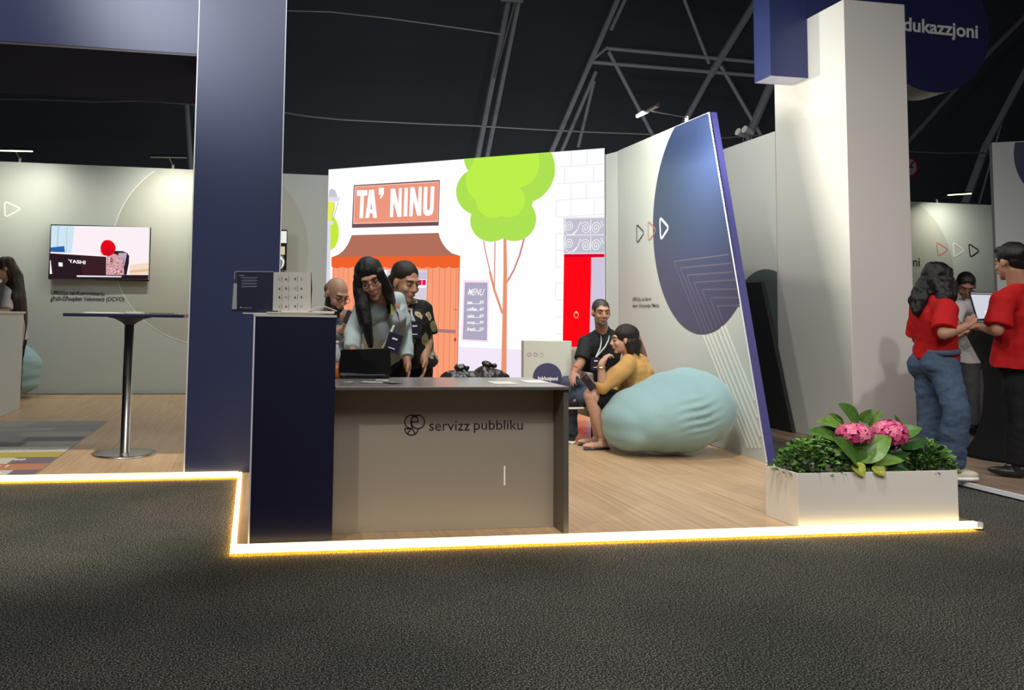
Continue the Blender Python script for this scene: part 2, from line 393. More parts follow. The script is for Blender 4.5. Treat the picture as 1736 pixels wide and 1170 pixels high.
bi = [(fb-ft).normalized()]
ribbon(MB(), [ft+WN*.003+bi[0]*.01, fb+WN*.003-bi[0]*.01], .022, WN).build('edge_strip', M_edge, WR)
# inside-front clipping line of the panel
fn = (ft-fb).cross(WN).normalized(); fn = fn if fn.y < 0 else -fn
cp = PW.circle([(1140, 225), (1123, 270), (1112, 320), (1107, 370), (1106, 400), (1110, 450), (1120, 490), (1138, 525), (1160, 547), (1185, 560), (1200, 562), (1215, 560), (1240, 548)], n=160)
CW = PW.last
tn = (b1-ft).cross(WN).normalized(); tn = tn if tn.z > 0 else -tn
cp = clip(clip(cp, fb-fn*.012, fn), ft-tn*.006, tn)
MB().poly(cp).build('circle_print', M_navyd, WR)
lin_in, lin_out = MB(), MB()
S2 = .2222
for k, ((vx, vy), (ex, ey)) in enumerate(zip([(550, 465), (600, 515), (650, 570), (705, 625), (765, 680), (825, 742), (880, 805)], [(970, 412), (990, 478), (1005, 545), (1020, 605), (1030, 675), (1043, 740), (1053, 800)])):
    a = (1020+vx*S2, 340+vy*S2); b_ = (1020+ex*S2, 340+ey*S2)
    ribbon(lin_in, [PW(*a, .0006), PW(*b_, .0006)], .014, WN)
    bot = (a[0]+.40*(760-a[1]), 760)
    pa = PW(*a, .0006); pb = PW(*bot, .0006); pin = []; pout = []
    for t in np.linspace(0, 1, 80):
        q = pa.lerp(pb, t)
        if (q-fb).dot(fn) > -.02: break
        u_, v_ = PW.uv(q); (pin if math.hypot(u_-CW[0], v_-CW[1]) < CW[2] else pout).append(q)
    if len(pin) > 1: ribbon(lin_in, pin, .016, WN)
    if len(pout) > 1: ribbon(lin_out, pout, .03, WN)
lin_in.build('line_print', M_navyl, WR, fixn=False); lin_out.build('line_print', M_whitel, WR, fixn=False)
z2 = lambda x, y: (1020+x*S2, 340+y*S2)
tri(PW, [z2(265, 178), z2(326, 245), z2(268, 330)], .016, .06).build('triangle_outline', M_ink, WR)
tri(PW, [z2(352, 153), z2(417, 225), z2(356, 314)], .016, .06).build('triangle_outline', M_inkr, WR)
tri(PW, [z2(443, 128), z2(513, 205), z2(450, 302)], .03, .06).build('triangle_outline', M_inkw, WR)
label_text('lettering', PW, 'Uffiċċju tal-Bord', [(1072.3, 503.5), (1103.5, 503.5), (1103.5, 511.8), (1072.3, 512.3)], M_ink, WR, .005)
label_text('lettering', PW, "dwar il-Kustodja f'Malta", [(1072.3, 514.5), (1117.3, 514.5), (1117.3, 522.8), (1072.3, 523.5)], M_ink, WR, .005)

# ---- screen wall frame positions
L0 = Vector((1.014, 12.261, 0)); L1 = Vector((4.275, 9.818, 0)); ZL = 3.319
LD = (L1-L0).normalized(); LN = Vector((LD.y, -LD.x, 0)); LN = LN if LN.y < 0 else -LN
struct(MB().prism([(L1.x+.01, L1.y, P), (W1.x+.02, W1.y, P), (W1.x+.1, W1.y+.05, P), (L1.x+.1, L1.y+.1, P)], (0, 0, ZW-P)).build('wall_corner', M_wall), 'narrow grey wall piece beside the bright screen')

# ---- white wall and column on the right
X0 = 5.508
wc = struct(MB().box(X0, 6.176, 7.03, 8.14, P+.001, 4.285).build('column', M_cream, bevel=.004), 'tall white square column behind the flower planter')
ws = struct(MB().box(X0, X0+.1, 8.145, 10.6, P+.001, ZW).build('wall_side', M_white), 'white side wall running back from the column')
PX = Plane((X0, 0, 0), (-1, 0, 0))
c = clip(PX.circle([(1262, 478), (1273, 466), (1287, 458.5), (1300, 456.5), (1321, 463.5)]), (0, 8.15, 0), (0, -1, 0))
c = clip(c, (0, 0, P+.01), (0, 0, -1))
MB().poly(c).build('circle_print', mat('grey_green_print', (.10, .125, .12), .4), ws)
nb = empty('overhead_beam', (6.3, 7.7, 4.3), 'navy overhead beam ending in a square block beside the white column', 'beam', kind='structure')
M_beam = mat('navy_beam', (.016, .026, .10), .45)
mb = MB(); mb.add([(5.085, 7.57, 3.66), (X0-.004, 7.57, 3.66), (X0-.004, 7.85, 3.66), (5.085, 7.85, 3.66), (5.085, 7.57, 5.3), (X0-.004, 7.57, 5.3), (X0-.004, 7.85, 5.3), (5.085, 7.85, 5.3)], [(0, 1, 5, 4), (1, 2, 6, 5), (2, 3, 7, 6), (3, 0, 4, 7), (4, 5, 6, 7)])
mb.mi(1).add([(5.085, 7.57, 3.66), (X0-.004, 7.57, 3.66), (X0-.004, 7.85, 3.66), (5.085, 7.85, 3.66)], [(3, 2, 1, 0)])
mb.build('block', [M_beam, mat('lilac_white', (.62, .6, .75), .5)], nb)
MB().box(X0, 6.35, 7.57, 7.85, 4.30, 5.3).build('crossbar', M_beam, nb)
ds = empty('round_sign', (7.28, 7.93, 3.7), 'large round navy sign with white lettering, hung behind the white column', 'sign')
cyl = MB(); n = 80; cc = (7.30, 4.45); rr = .735
pts = [Vector((cc[0]+rr*math.cos(2*PI*k/n), 7.93, cc[1]+rr*math.sin(2*PI*k/n))) for k in range(n)]
cyl.prism(pts, (0, .35, 0)); cyl.m = [0, 0]+[1]*n
cyl.build('disc', [mat('navy_sign', (.013, .015, .085), .5), M_white], ds)
PD = Plane((0, 7.93, 0), (0, -1, 0), .002)
label_text('lettering', PD, 'Edukazzjoni', [(1517, 27), (1658, 42), (1658, 73), (1517, 58)], M_inkw, ds, .025)

struct(MB().box(7.0, 14.5, 12.42, 12.52, P, ZW).build('wall_side_back', mat('wall_side_print', (.55, .60, .56), .4)), 'light wall with triangle outlines in the neighbouring stand')
wsb = bpy.data.objects['wall_side_back']
PR = Plane((0, 12.42, 0), (0, -1, 0))
c = clip(PR.circle([(1553, 342), (1587, 378), (1605.5, 407), (1614, 440)]), (0, 0, ZW-.01), (0, 0, 1))
c = clip(clip(c, (0, 0, P+.01), (0, 0, -1)), (7.05, 0, 0), (-1, 0, 0))
MB().poly(c).build('circle_print', M_wallc, wsb)
z3 = lambda x, y: (1520+x*.2222, 240+y*.2222)
tri(PR, [z3(305, 768), z3(396, 825), z3(318, 878)], .02, .05, .002).build('triangle_outline', M_inkr, wsb)
tri(PR, [z3(429, 768), z3(517, 830), z3(440, 883)], .026, .05, .002).build('triangle_outline', M_inkw, wsb)
tri(PR, [z3(550, 778), z3(634, 834), z3(562, 884)], .02, .05, .002).build('triangle_outline', M_ink, wsb)
label_text('lettering', PR, 'Edukazzjoni', [(1475, 436), (1559.5, 436.5), (1559.5, 457), (1475, 456)], M_ink, wsb, .01, .002)
q0 = Vector((8.19, 8.10, P)); q1 = Vector((9.9, 7.11, P)); qd = (q1-q0).normalized(); qn = Vector((qd.y, -qd.x, 0)); qn = qn if qn.y < 0 else -qn
w4 = struct(MB().prism([q0, q1, q1-qn*.1, q0-qn*.1], (0, 0, ZW-P)).build('wall_far_right', mat('wall_far_print', (.58, .62, .62), .42)), 'white wall with navy circle at the edge of the neighbouring stand')
PQ = Plane(q0, qn)
c = clip(PQ.circle([(1721, 242), (1718.5, 257.8), (1721, 280), (1727.8, 297.8), (1735, 311)]), (0, 0, ZW-.01), (0, 0, 1))
MB().poly(clip(c, (9.8, 0, 0), (1, 0, 0))).build('circle_print', M_navyd, w4)

# ---- navy pillar and overhead beam of the left stand
pb = struct(MB().box(-.472, .175, 6.235, 6.75, P+.001, 4.6).build('pillar', M_white), 'tall navy fronted pillar beside the counter')
mb = MB().box(-.464, .168, 6.231, 6.2345, P+.001, 4.6); mb.build('front_panel', M_navy, pb)
mb = MB().box(-.472, -.464, 6.2305, 6.2349, P+.001, 4.6); mb.box(.168, .175, 6.2305, 6.2349, P+.001, 4.6); mb.build('edge_strip', M_edge, pb)
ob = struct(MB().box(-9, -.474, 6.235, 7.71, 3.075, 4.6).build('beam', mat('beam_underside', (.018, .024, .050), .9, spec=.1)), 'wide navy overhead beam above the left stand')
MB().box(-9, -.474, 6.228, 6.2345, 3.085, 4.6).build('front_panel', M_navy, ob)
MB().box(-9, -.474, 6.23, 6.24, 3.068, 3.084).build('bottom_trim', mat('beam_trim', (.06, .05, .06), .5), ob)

# ================================================================== SCREEN WALL
lw = empty('video_wall', (2.65, 11.0, P), 'bright video wall showing a drawn shop front, tree and red door', 'screen')
MB().prism([Vector((L0.x, L0.y, P))-LN*.012, Vector((L1.x, L1.y, P))-LN*.012, Vector((L1.x, L1.y, P))-LN*.10, Vector((L0.x, L0.y, P))-LN*.10], (0, 0, ZL-P)).build('cabinet', M_black, lw)
PL = Plane(L0, LN, 0); art = MB(); amats = []; aidx = {}
def am(rgb, s=1.0):
    k = (rgb, s)
    if k not in aidx: aidx[k] = len(amats); amats.append(glow('led_%d_%d_%d' % rgb, rgb, s))
    art.k = aidx[k]
lay = [0]
def lclip(q):
    q = clip(q, (0, 0, ZL), (0, 0, 1)); q = clip(q, (0, 0, P+.02), (0, 0, -1)); q = clip(q, L0, -LD); q = clip(q, L1, LD); return q
def ap(pts, rgb, z=None, s=1.0):
    am(rgb, s); lay[0] += 1; l = .0002*lay[0]
    q = lclip([PL(*p, l) for p in pts])
    if len(q) > 2: art.poly(q)
def ac(cx_, cy_, r, rgb, ry=None):
    ap([(cx_+r*math.cos(2*PI*k/48), cy_+(ry or r)*math.sin(2*PI*k/48)) for k in range(48)], rgb)
def al(pts, wpx, rgb, closed=False):
    am(rgb); lay[0] += 1; q = [PL(*p, .0002*lay[0]) for p in pts]
    if all(P < v.z < ZL and (v-L1).dot(LD) < 0 and (v-L0).dot(LD) > 0 for v in q): ribbon(art, q, wpx*.0073, LN, closed)
zt = lambda x, y: (540+x*.188, 240+y*.188)
zk = lambda x, y: (540+x*.20505, 420+y*.20505)
zr = lambda x, y: (740+x*.2052, 240+y*.2052)
zm = lambda x, y: (740+x*.2052, 460+y*.2052)
WHT = (255, 254, 255)
am(WHT, 1.0); art.poly([Vector((L0.x, L0.y, P+.02)), Vector((L1.x, L1.y, P+.02)), Vector((L1.x, L1.y, ZL)), Vector((L0.x, L0.y, ZL))])
ap([(540, 582), (777, 588), (884, 593), (1040, 602), (1040, 720), (540, 720)], (243, 232, 248))
# lamp post and leaf at left
ac(*zt(85, 820), 18.5, (193, 235, 60), 31)
ap([zt(60, 752), zt(108, 752), zt(100, 2600), zt(40, 2600)], (222, 219, 232))
ap([zt(85, 540), zt(140, 545), zt(150, 600), zt(118, 718), zt(80, 716)], (228, 240, 90))
ap([zt(90, 500), zt(98, 440), zt(120, 425), zt(150, 440), zt(172, 500)], (200, 198, 208))
ap([zt(88, 498), zt(195, 503), zt(190, 530), zt(170, 540), zt(88, 538)], (226, 222, 238))
ap([zt(80, 712), zt(138, 716), zt(125, 752), zt(80, 752)], (226, 222, 238))
al([zt(178, 540), zt(130, 715)], 1.2, (170, 165, 180)); al([zt(148, 540), zt(118, 712)], .9, (170, 165, 180))
# kiosk
OR1 = (250, 158, 118); ORL = (222, 120, 90)
ap([zk(115, 155), zk(1170, 160), zk(1150, 1075), zk(1145, 1300), zk(95, 1300)], OR1)
for x in list(range(125, 500, 41))+[905, 945, 1000, 1047, 1095, 1140]: al([zk(x, 160), zk(x-18, 1180)], 1.0, ORL)
al([zk(1162, 170), zk(1145, 1120)], 1.6, (196, 120, 110))
ap([zk(300, 180), zk(900, 183), zk(893, 410), zk(880, 460), zk(300, 460)], (214, 206, 222))
ap([zk(480, 185), zk(565, 185), zk(562, 300), zk(480, 300)], (250, 248, 252)); ap([zk(760, 205), zk(893, 205), zk(890, 260), zk(757, 258)], (196, 194, 220))
ap([zk(755, 262), zk(893, 262), zk(890, 330), zk(750, 330)], (250, 250, 252))
for x0_, cR in ((752, (226, 32, 110)), (782, (96, 176, 226)), (824, (214, 20, 90)), (858, (226, 20, 100))):
    ap([zk(x0_, 266), zk(x0_+30, 266), zk(x0_+28, 310), zk(x0_-2, 310)], cR)
ap([zk(600, 182), zk(640, 182), zk(635, 460), zk(598, 460)], (190, 180, 200))
ap([zk(900, 668), zk(1135, 680), zk(1133, 708), zk(900, 696)], (172, 120, 120))
al([zk(1115, 513), zk(1145, 513)], 1.0, (120, 60, 50)); ac(*zk(1130, 760), 1.8, (140, 70, 60), 3.4)
ap([zt(300, 845), zt(1083, 825), zt(1092, 865), zt(1115, 915), zt(1150, 965), zt(1200, 1008), zt(1283, 1034), zt(118, 1045), zt(178, 1022), zt(225, 985), zt(262, 935), zt(285, 885)], (104, 70, 66))
ap([zt(303, 848), zt(1081, 829), zt(1090, 867), zt(1112, 917), zt(1147, 967), zt(1200, 1012), zt(1270, 1034), zt(135, 1043), zt(182, 1024), zt(228, 987), zt(266, 937), zt(288, 887)], (178, 112, 92))
vs = [zk(107, 76), zk(1172, 68), zk(1168, 172)]
xs = np.linspace(1168, 108, 13)
for a_, b_ in zip(xs[:-1], xs[1:]):
    for t in (.15, .5, .85): vs.append(zk(a_+(b_-a_)*t, 160+(10 if t == .5 else 4)))
    vs.append(zk(b_, 157))
vs.append(zk(107, 150)); ap(vs, (240, 98, 46))
# shop sign
ap([zt(318, 394), zt(1094, 347), zt(1083, 758), zt(301, 779)], (110, 78, 84))
ap([zt(325, 404), zt(1086, 360), zt(1078, 724), zt(313, 743)], (255, 214, 200))
ap([zt(330, 410), zt(1082, 367), zt(1075, 716), zt(319, 736)], (238, 152, 128))
for ltr in ([(345, 440), (440, 437), (440, 487), (411, 489), (403, 690), (368, 692), (378, 491), (345, 492)],
            [(455, 437), (500, 433), (528, 688), (492, 690), (485, 648), (462, 648), (455, 690), (420, 690)],
            [(543, 418), (590, 416), (590, 470), (562, 518), (552, 506), (566, 482), (543, 480)],
            [(650, 425), (690, 424), (720, 560), (724, 420), (752, 418), (748, 680), (712, 680), (678, 545), (672, 682), (643, 683)],
            [(775, 418), (807, 416), (800, 674), (765, 677)],
            [(828, 412), (865, 410), (897, 560), (903, 408), (932, 406), (926, 668), (890, 671), (856, 535), (848, 674), (818, 676)],
            [(952, 408), (984, 407), (978, 600), (984, 618), (998, 618), (1004, 600), (1012, 405), (1046, 403), (1038, 612), (1028, 650), (1000, 670), (970, 669), (948, 650), (941, 610)]):
    ap([zt(*q) for q in ltr], WHT)
ap([zt(477, 545), zt(484, 612), zt(467, 614)], (238, 152, 128))
# menu board
ap([zm(226, 72), zm(436, 78), zm(426, 586), zm(203, 575)], (250, 226, 246))
ap([zm(236, 93), zm(420, 95), zm(415, 570), zm(219, 560)], (120, 112, 140))
ap([zm(238, 95), zm(418, 97), zm(412, 567), zm(222, 558)], (176, 170, 194))
am((255, 254, 255)); lay[0] += 1
def at_text(txt, quad, bold=.02, shear=0):
    am((255, 254, 255)); lay[0] += 1; text_quad(art, txt, [PL(*q, .0002*lay[0]+.001) for q in quad], bold, shear)
at_text('MENU', [zm(262, 143), zm(397, 145), zm(392, 200), zm(256, 197)], .01, .3)
for t_, y_ in (('tea.......3$', 240), ('coffee...4$', 296), ('cake......6$', 352), ('soup.....9$', 407), ('fresh....2$', 462)):
    at_text(t_, [zm(254, y_), zm(392, y_+2), zm(388, y_+38), zm(250, y_+36)], .03, .2)
# tree
TR = (232, 148, 112); TRD = (206, 128, 120)
ap([zr(553, 790), zr(577, 790), (740+583*.2052, 460), zm(578, 840), zm(578, 1200), zm(530, 1200), zm(535, 840), zm(553, 0)], TR)
al([zr(388, 820), zr(420, 980), zr(460, 1140), zm(478, 140), zm(540, 335)], 1.9, TRD); al([zm(440, 0), zm(480, 160), zm(546, 350)], 4.2, TR)
al([zr(484, 826), zr(478, 1170), zm(478, 130)], 1.8, TRD)
al([zr(724, 800), zr(690, 930), zr(640, 1060), zr(590, 1150), zm(582, 90)], 3.0, TRD)
ap([zr(590, 1125), zr(612, 1130), zm(583, 100), zm(575, 100)], TR)
G1 = (174, 226, 82); G2 = (188, 240, 74)
for c_, r_ in (((688, 225), 292), ((358, 415), 196), ((420, 130), 194), ((452, 655), 173), ((640, 640), 183), ((600, 460), 200)): ac(*zr(*c_), r_*.2052, G1)
for c_, r_ in (((445, 325), 201), ((640, 175), 212), ((480, 200), 180), ((470, 490), 142), ((590, 485), 142)): ac(*zr(*c_), r_*.2052, G2)
# masonry outlines, fanlight and red door
GL = (226, 224, 232)
for y_ in (205, 345, 480, 620):
    al([zr(990, y_+5), zr(1385, y_-20)], .9, GL)
for x_, ya, yb_ in ((1115, 80, 205), (1245, 75, 200), (1060, 210, 345), (1300, 205, 330), (1112, 350, 480), (1240, 345, 470), (990, 490, 620), (1112, 490, 620), (1305, 475, 610), (988, 760, 1040), (985, 1160, 1300)):
    al([zr(x_, ya), zr(x_-3, yb_)], .9, GL)
for y_ in (760, 897, 1037, 1170, 1310, 1450, 1590): al([zr(988, y_), zr(1040, y_)], .9, GL)
ap([zr(1048, 628), zr(1390, 622), zr(1390, 925), zr(1048, 928)], (232, 228, 240)); ap([zr(1058, 640), zr(1390, 633), zr(1390, 918), zr(1056, 922)], (196, 192, 208))
def spiral(cx_, cy_, r, turns=2.2, a0=0, s=1):
    return [zr(cx_+r*(1-t/40*.92)*math.cos(a0+s*turns*2*PI*t/40), cy_+1.25*r*(1-t/40*.92)*math.sin(a0+s*turns*2*PI*t/40)) for t in range(41)]
for dy in (0, 143):
    al([zr(1200-70, 770+dy), zr(1165, 730+dy), zr(1190, 660+dy)]+spiral(1232, 715+dy, 42, a0=PI*1.2), 1.1, WHT)
    al(spiral(1095, 693+dy, 36, a0=PI, s=-1), 1.1, WHT); al(spiral(1318, 715+dy, 42, a0=0, s=-1), 1.1, WHT)
    al([zr(1065, 640+dy), zr(1062, 740+dy), zr(1090, 772+dy), zr(1125, 765+dy), zr(1160, 730+dy)], 1.1, WHT)
    al([zr(1276, 640+dy), zr(1272, 760+dy)], 1.1, WHT); al([zr(1360, 655+dy), zr(1380, 700+dy)], 1.1, WHT)
al([zr(1058, 775), zr(1386, 770)], 1.1, WHT)
RED = (255, 8, 22)
ap([zr(1053, 930), zr(1392, 928), zr(1392, 956), zr(1278, 958), zm(1268, 900), zm(1262, 1200), zm(1035, 1200)], RED)
ap([zr(1053, 930), zr(1392, 928), zr(1392, 954), zr(1053, 955)], (216, 0, 40))
ap([zr(1280, 957), zr(1392, 955), (1028, 720), (996, 720)], (206, 198, 222))
al([zm(1140+14+18*math.cos(a), 360+26*math.sin(a)) for a in np.linspace(-1.2, 4.3, 16)], .9, (255, 190, 150)); ac(*zm(1154, 338), 1.6, (255, 190, 150), 2.2)
tessfix(art.build('screen_picture', amats, lw, fixn=False))
print('ART layers', lay[0])
# ================================================================== HALL TRUSSES
def truss(name, label, segs, y, m=None):
    t = empty(name, tuple(at(*segs[0][0], y)), label, 'roof truss', kind='structure')
    for a, b_, w_ in segs:
        MB().tube([at(*a, y+.0), at(*b_, y+.0)], w_*.0118, 8).build('tube', m or M_truss, t)
    return t
truss('roof_truss', 'dark steel lattice truss above the video wall', [((1052, -12), (998, 112), 6), ((1062, -6), (1036, 50), 4), ((998, 112), (933, 262), 5.5), ((1010, 122), (950, 262), 4), ((1030, 82), (1290, 106), 4), ((1000, 105), (1290, 129), 4), ((1000, 105), (1030, 80), 3), ((1157, -8), (1202, 108), 3.5), ((1032, 88), (1112, 240), 4), ((1285, -4), (1204, 128), 8), ((1204, 128), (1158, 212), 6), ((1222, 112), (1296, 240), 4), ((1308, 140), (1265, 240), 9), ((1007, 138), (980, 250), 3.5)], 19)
truss('roof_truss', 'pair of dark steel roof legs above the tree drawing', [((864, -10), (806, 285), 6), ((882, -10), (822, 285), 5)], 19.4)
truss('pale_roof_tube', 'pale tube standing in for a highlight on the dark roof legs, with a pale block', [((873, 4), (838, 132), 2.2), ((848, -1), (886, 2), 4)], 19.2, M_trussl)  # long pale tube stands in for the highlight on the roof legs
truss('pale_roof_tube', 'bright steel pipe slanting below the round navy sign', [((1760, 5), (1668, 98), 5), ((1668, 98), (1540, 240), 4.5)], 18.6, M_trussl)
truss('roof_truss', 'dark steel leg slanting beside the far right wall', [((1760, 80), (1672, 245), 7), ((1672, 245), (1636, 345), 8), ((1700, 200), (1660, 345), 2)], 19)
truss('roof_truss', 'dark steel upright left of the navy pillar', [((316, 172), (324, 292), 5), ((330, 172), (338, 292), 3)], 19)
for lab, pts in (('long grey cable sagging across the black hall skin', [(470, 189), (520, 197), (580, 203), (640, 206), (720, 210), (800, 213), (900, 219), (1000, 224), (1110, 228), (1225, 234), (1320, 227)]),
                 ('thin wire below the ceiling left of the roof legs', [(480, 18), (560, 20), (660, 31), (760, 45), (850, 58)]),
                 ('grey cable right of the white column', [(1540, 257), (1600, 260), (1660, 259), (1690, 262)]),
                 ('grey cable under the navy overhead beam', [(-20, 168), (60, 169), (160, 173), (250, 171), (330, 178)])):
    tag(MB().tube([at(*p, 18.5) for p in pts], .02, 6).build('cable', M_trussl), lab, kind='structure')
ns = empty('no_smoking_sign', tuple(at(1541, 283, 21.26)), 'round red and white no smoking sign beside the column', 'sign')
q = at(1541, 283, 21.26); R_ = .32
pts = [q+Vector((R_*math.cos(2*PI*k/40), 0, R_*math.sin(2*PI*k/40))) for k in range(40)]
mb = MB().prism(pts, (0, .03, 0)); mb.build('disc', mat('sign_red', (.45, .02, .06), .5), ns)
mb = MB(); mb.poly([q+Vector((R_*.76*math.cos(2*PI*k/40), -.003, R_*.76*math.sin(2*PI*k/40))) for k in range(40)]); mb.build('face', mat('sign_white', (.6, .5, .52), .5), ns)
ribbon(MB(), [q+Vector((-.16, -.008, -.16)), q+Vector((.16, -.008, .16))], .05, (0, -1, 0)).build('bar', MATS['sign_red'], ns)
mb = MB().box(q.x-.12, q.x+.13, q.y-.006, q.y-.004, q.z-.03, q.z+.012); mb.build('cigarette_symbol', M_ink, ns)
# ================================================================== LAMPS ON ARMS
def arm_lamp(label, bar0, bar1, foot, y0, elbow=None, lit=0, aimy=0, watt=0, target=None):
    t = empty('arm_lamp', tuple(foot), label, 'lamp', 'display lamps on arms above the walls')
    mid = (bar0+bar1)/2
    MB().tube([bar0, bar1], .016, 8).build('lamp_head', M_darkalu, t)
    d_ = (bar1-bar0).normalized()
    MB().tube([bar0+Vector((0, 0, -.013))+d_*.01, bar1+Vector((0, 0, -.013))-d_*.01], .0125, 8).build('light_bar', glow('lamp_glow', (250, 245, 190), 5) if lit else mat('lamp_dim', (.35, .34, .33), .4), t)
    MB().tube([mid]+([elbow] if elbow else [])+[foot+Vector((0, 0, .06))], .007, 6).build('arm', M_darkalu, t)
    MB().tube([foot, foot+Vector((0, 0, .07))], .02, 8).build('clamp', mat('grey_clamp', (.25, .25, .26), .5), t)
    if watt:
        l = area('lamp_light', tuple(mid+Vector((0, 0, -.04))), tuple(target), watt, .45, .014, (1, .96, .82)); l.data.spread = math.radians(150)
        z = (mid-Vector(target)).normalized(); x = (d_-z*d_.dot(z)).normalized(); y = z.cross(x)
        l.rotation_euler = Matrix((x, y, z)).transposed().to_euler()
    return t
YA = YB-.85
arm_lamp('lit bar lamp on an arm above the wall triangle', at(-8, 253, YA), at(57, 254.5, YA), Vector((at(32, 270, YB).x, YB+.05, ZW)), YA, lit=1, watt=17, target=(at(20, 330, YB).x, YB, 1.9))
arm_lamp('bar lamp on an arm just left of the navy pillar', at(254, 264.5, YA), at(318, 265.5, YA), Vector((at(293, 270, YB).x, YB+.05, ZW)), YA, watt=19, target=(at(300, 330, YB).x, YB, 1.9))
arm_lamp('lit bar lamp on an arm above the neighbouring stand', at(1606, 329, 11.9), at(1647, 326.5, 11.9), Vector((at(1590, 343, 12.45).x, 12.47, ZW)), 11.9, lit=1, watt=12, target=(at(1625, 380, 12.4).x, 12.42, 1.9))
fw = on(1158, 207, W0, WN); fw = Vector((fw.x, fw.y, fw.z))
h0 = on(1080, 196, W0+WN*.75, WN); h1 = on(1116, 177, W0+WN*.75, WN)
arm_lamp('bar lamp on a long arm at the top of the slanted wall', h0, h1, fw+Vector((.04, 0, -.01)), 0, watt=75, target=tuple(on(1165, 290, W0, WN)))
for i, (px, lab) in enumerate(((1256, 'small clip spotlight on the side wall top, nearer the slanted panel'), (1267, 'small clip spotlight on the side wall top, nearer the column'))):
    q = atx(px+3, 240, X0+.05); q = Vector((X0+.05, atx(px, 243-i*3, X0).y, ZW))
    t = empty('clip_spotlight', tuple(q), lab, 'lamp', 'clip spotlights on the side wall')
    MB().tube([q, q+Vector((0, 0, .1))], .012, 8).build('stand', M_darkalu, t)
    MB().tube([q+Vector((.02, 0, .09)), q+Vector((-.1, -.02, .13))], [.03, .045], 12).build('lamp_head', mat('grey_clamp', (.25, .25, .26), .5), t)

# ================================================================== TELEVISIONS
def tv(label, x0, x1, z0, z1, y, draw):
    t = empty('television', ((x0+x1)/2, y, z0), label, 'television')
    MB().box(x0, x1, y, y+.035, z0, z1).build('bezel', M_black, t, bevel=.004)
    MB().box((x0*.75+x1*.25), (x0*.25+x1*.75), y+.035, YB-.005, z0+.1, z1-.1).build('wall_mount', M_darkalu, t)
    a = MB(); ms = []
    def pg(pts, rgb, s=1.0, lv=[0]):
        lv[0] += 1; ms.append(glow('tv_%d_%d_%d' % rgb, rgb, s)); a.k = len(ms)-1
        a.poly([Vector((q.x, y-.001-.0001*lv[0], q.z)) for q in [at(*p, y) for p in pts]])
    def tx(txt, quad, rgb):
        ms.append(glow('tv_%d_%d_%d' % rgb, rgb)); a.k = len(ms)-1
        text_quad(a, txt, [Vector((q.x, y-.012, q.z)) for q in [at(*p, y) for p in quad]], .03)
    draw(pg, tx); tessfix(a.build('screen_picture', ms, t, fixn=False)); return t
zv = lambda x, y: (60+x*.15385, 360+y*.15385)
def pic1(pg, tx):
    pg([zv(176, 145), zv(1262, 165), zv(1246, 742), zv(158, 738)], (250, 240, 246))
    pg([zv(176, 145), zv(430, 150), zv(400, 455), zv(165, 448)], (206, 230, 244)); pg([zv(245, 148), zv(262, 148), zv(250, 400), zv(236, 400)], (176, 206, 222)); pg([zv(345, 150), zv(352, 150), zv(345, 450), zv(338, 450)], (190, 200, 190))
    pg([zv(1040, 580), zv(1250, 555), zv(1247, 690), zv(1035, 690)], (246, 220, 196)); pg([zv(1045, 640), zv(1249, 622), zv(1248, 650), zv(1042, 668)], (232, 190, 150))
    pg([zv(166, 388), zv(318, 372), zv(326, 440), zv(166, 438)], (40, 96, 170))
    pg([zv(880, 425), zv(960, 428), zv(1010, 445), zv(1034, 480), zv(1030, 560), zv(1005, 690), zv(780, 690), zv(800, 480)], (44, 30, 42))
    for k in range(4): pg([zv(920+k*22, 445), zv(945+k*22, 450), zv(900+k*26, 600), zv(890+k*26, 580)], (190, 170, 190))
    pg([zv(850, 450), zv(905, 470), zv(960, 540), zv(978, 640), zv(975, 690), zv(780, 690), zv(785, 490)], (214, 160, 168))
    rnd = random.Random(3)
    for k in range(60):
        x_, y_ = rnd.uniform(790, 960), rnd.uniform(500, 680); r_ = rnd.uniform(5, 11); cR = rnd.choice([(120, 60, 80), (236, 190, 110), (250, 220, 224), (90, 50, 70)])
        pg([zv(x_-r_, y_), zv(x_, y_-r_*.8), zv(x_+r_, y_), zv(x_, y_+r_)], cR)
    pg([zv(720, 420), zv(708, 425), zv(722, 460), zv(735, 482), zv(780, 485), zv(760, 400)], (240, 190, 170))
    pg([zv(790+95*math.cos(t)*(1 if math.cos(t) > 0 else .75), 395+90*math.sin(t)*1.0) for t in np.linspace(0, 2*PI, 28)][:-1], (232, 8, 26))
    pg([zv(745, 400), zv(880, 400), zv(868, 440), zv(830, 470), zv(800, 482), zv(752, 472)], (206, 10, 34))
    pg([zv(165, 452), zv(782, 490), zv(780, 690), zv(1246, 692), zv(1244, 742), zv(158, 738)], (42, 26, 34)); pg([zv(500, 480), zv(782, 490), zv(780, 690), zv(520, 690)], (58, 32, 38))
    pg([zv(166, 436), zv(330, 444), zv(790, 480), zv(782, 490), zv(166, 450)], (250, 246, 246))
    pg([zv(256, 552), zv(300, 555), zv(303, 598), zv(258, 595)], (250, 246, 246)); pg([zv(163, 530), zv(170, 530), zv(186, 678), zv(160, 680)], (250, 246, 246))
    pg([zv(458, 695), zv(950, 702), zv(950, 716), zv(458, 712)], (236, 236, 240))
    tx('YASHI', [zv(358, 518), zv(556, 535), zv(552, 574), zv(372, 556)], (250, 250, 250))
tv('wall television showing a person with red hair at a desk', -2.822, -1.479, 1.612, 2.376, YB-.09, pic1)
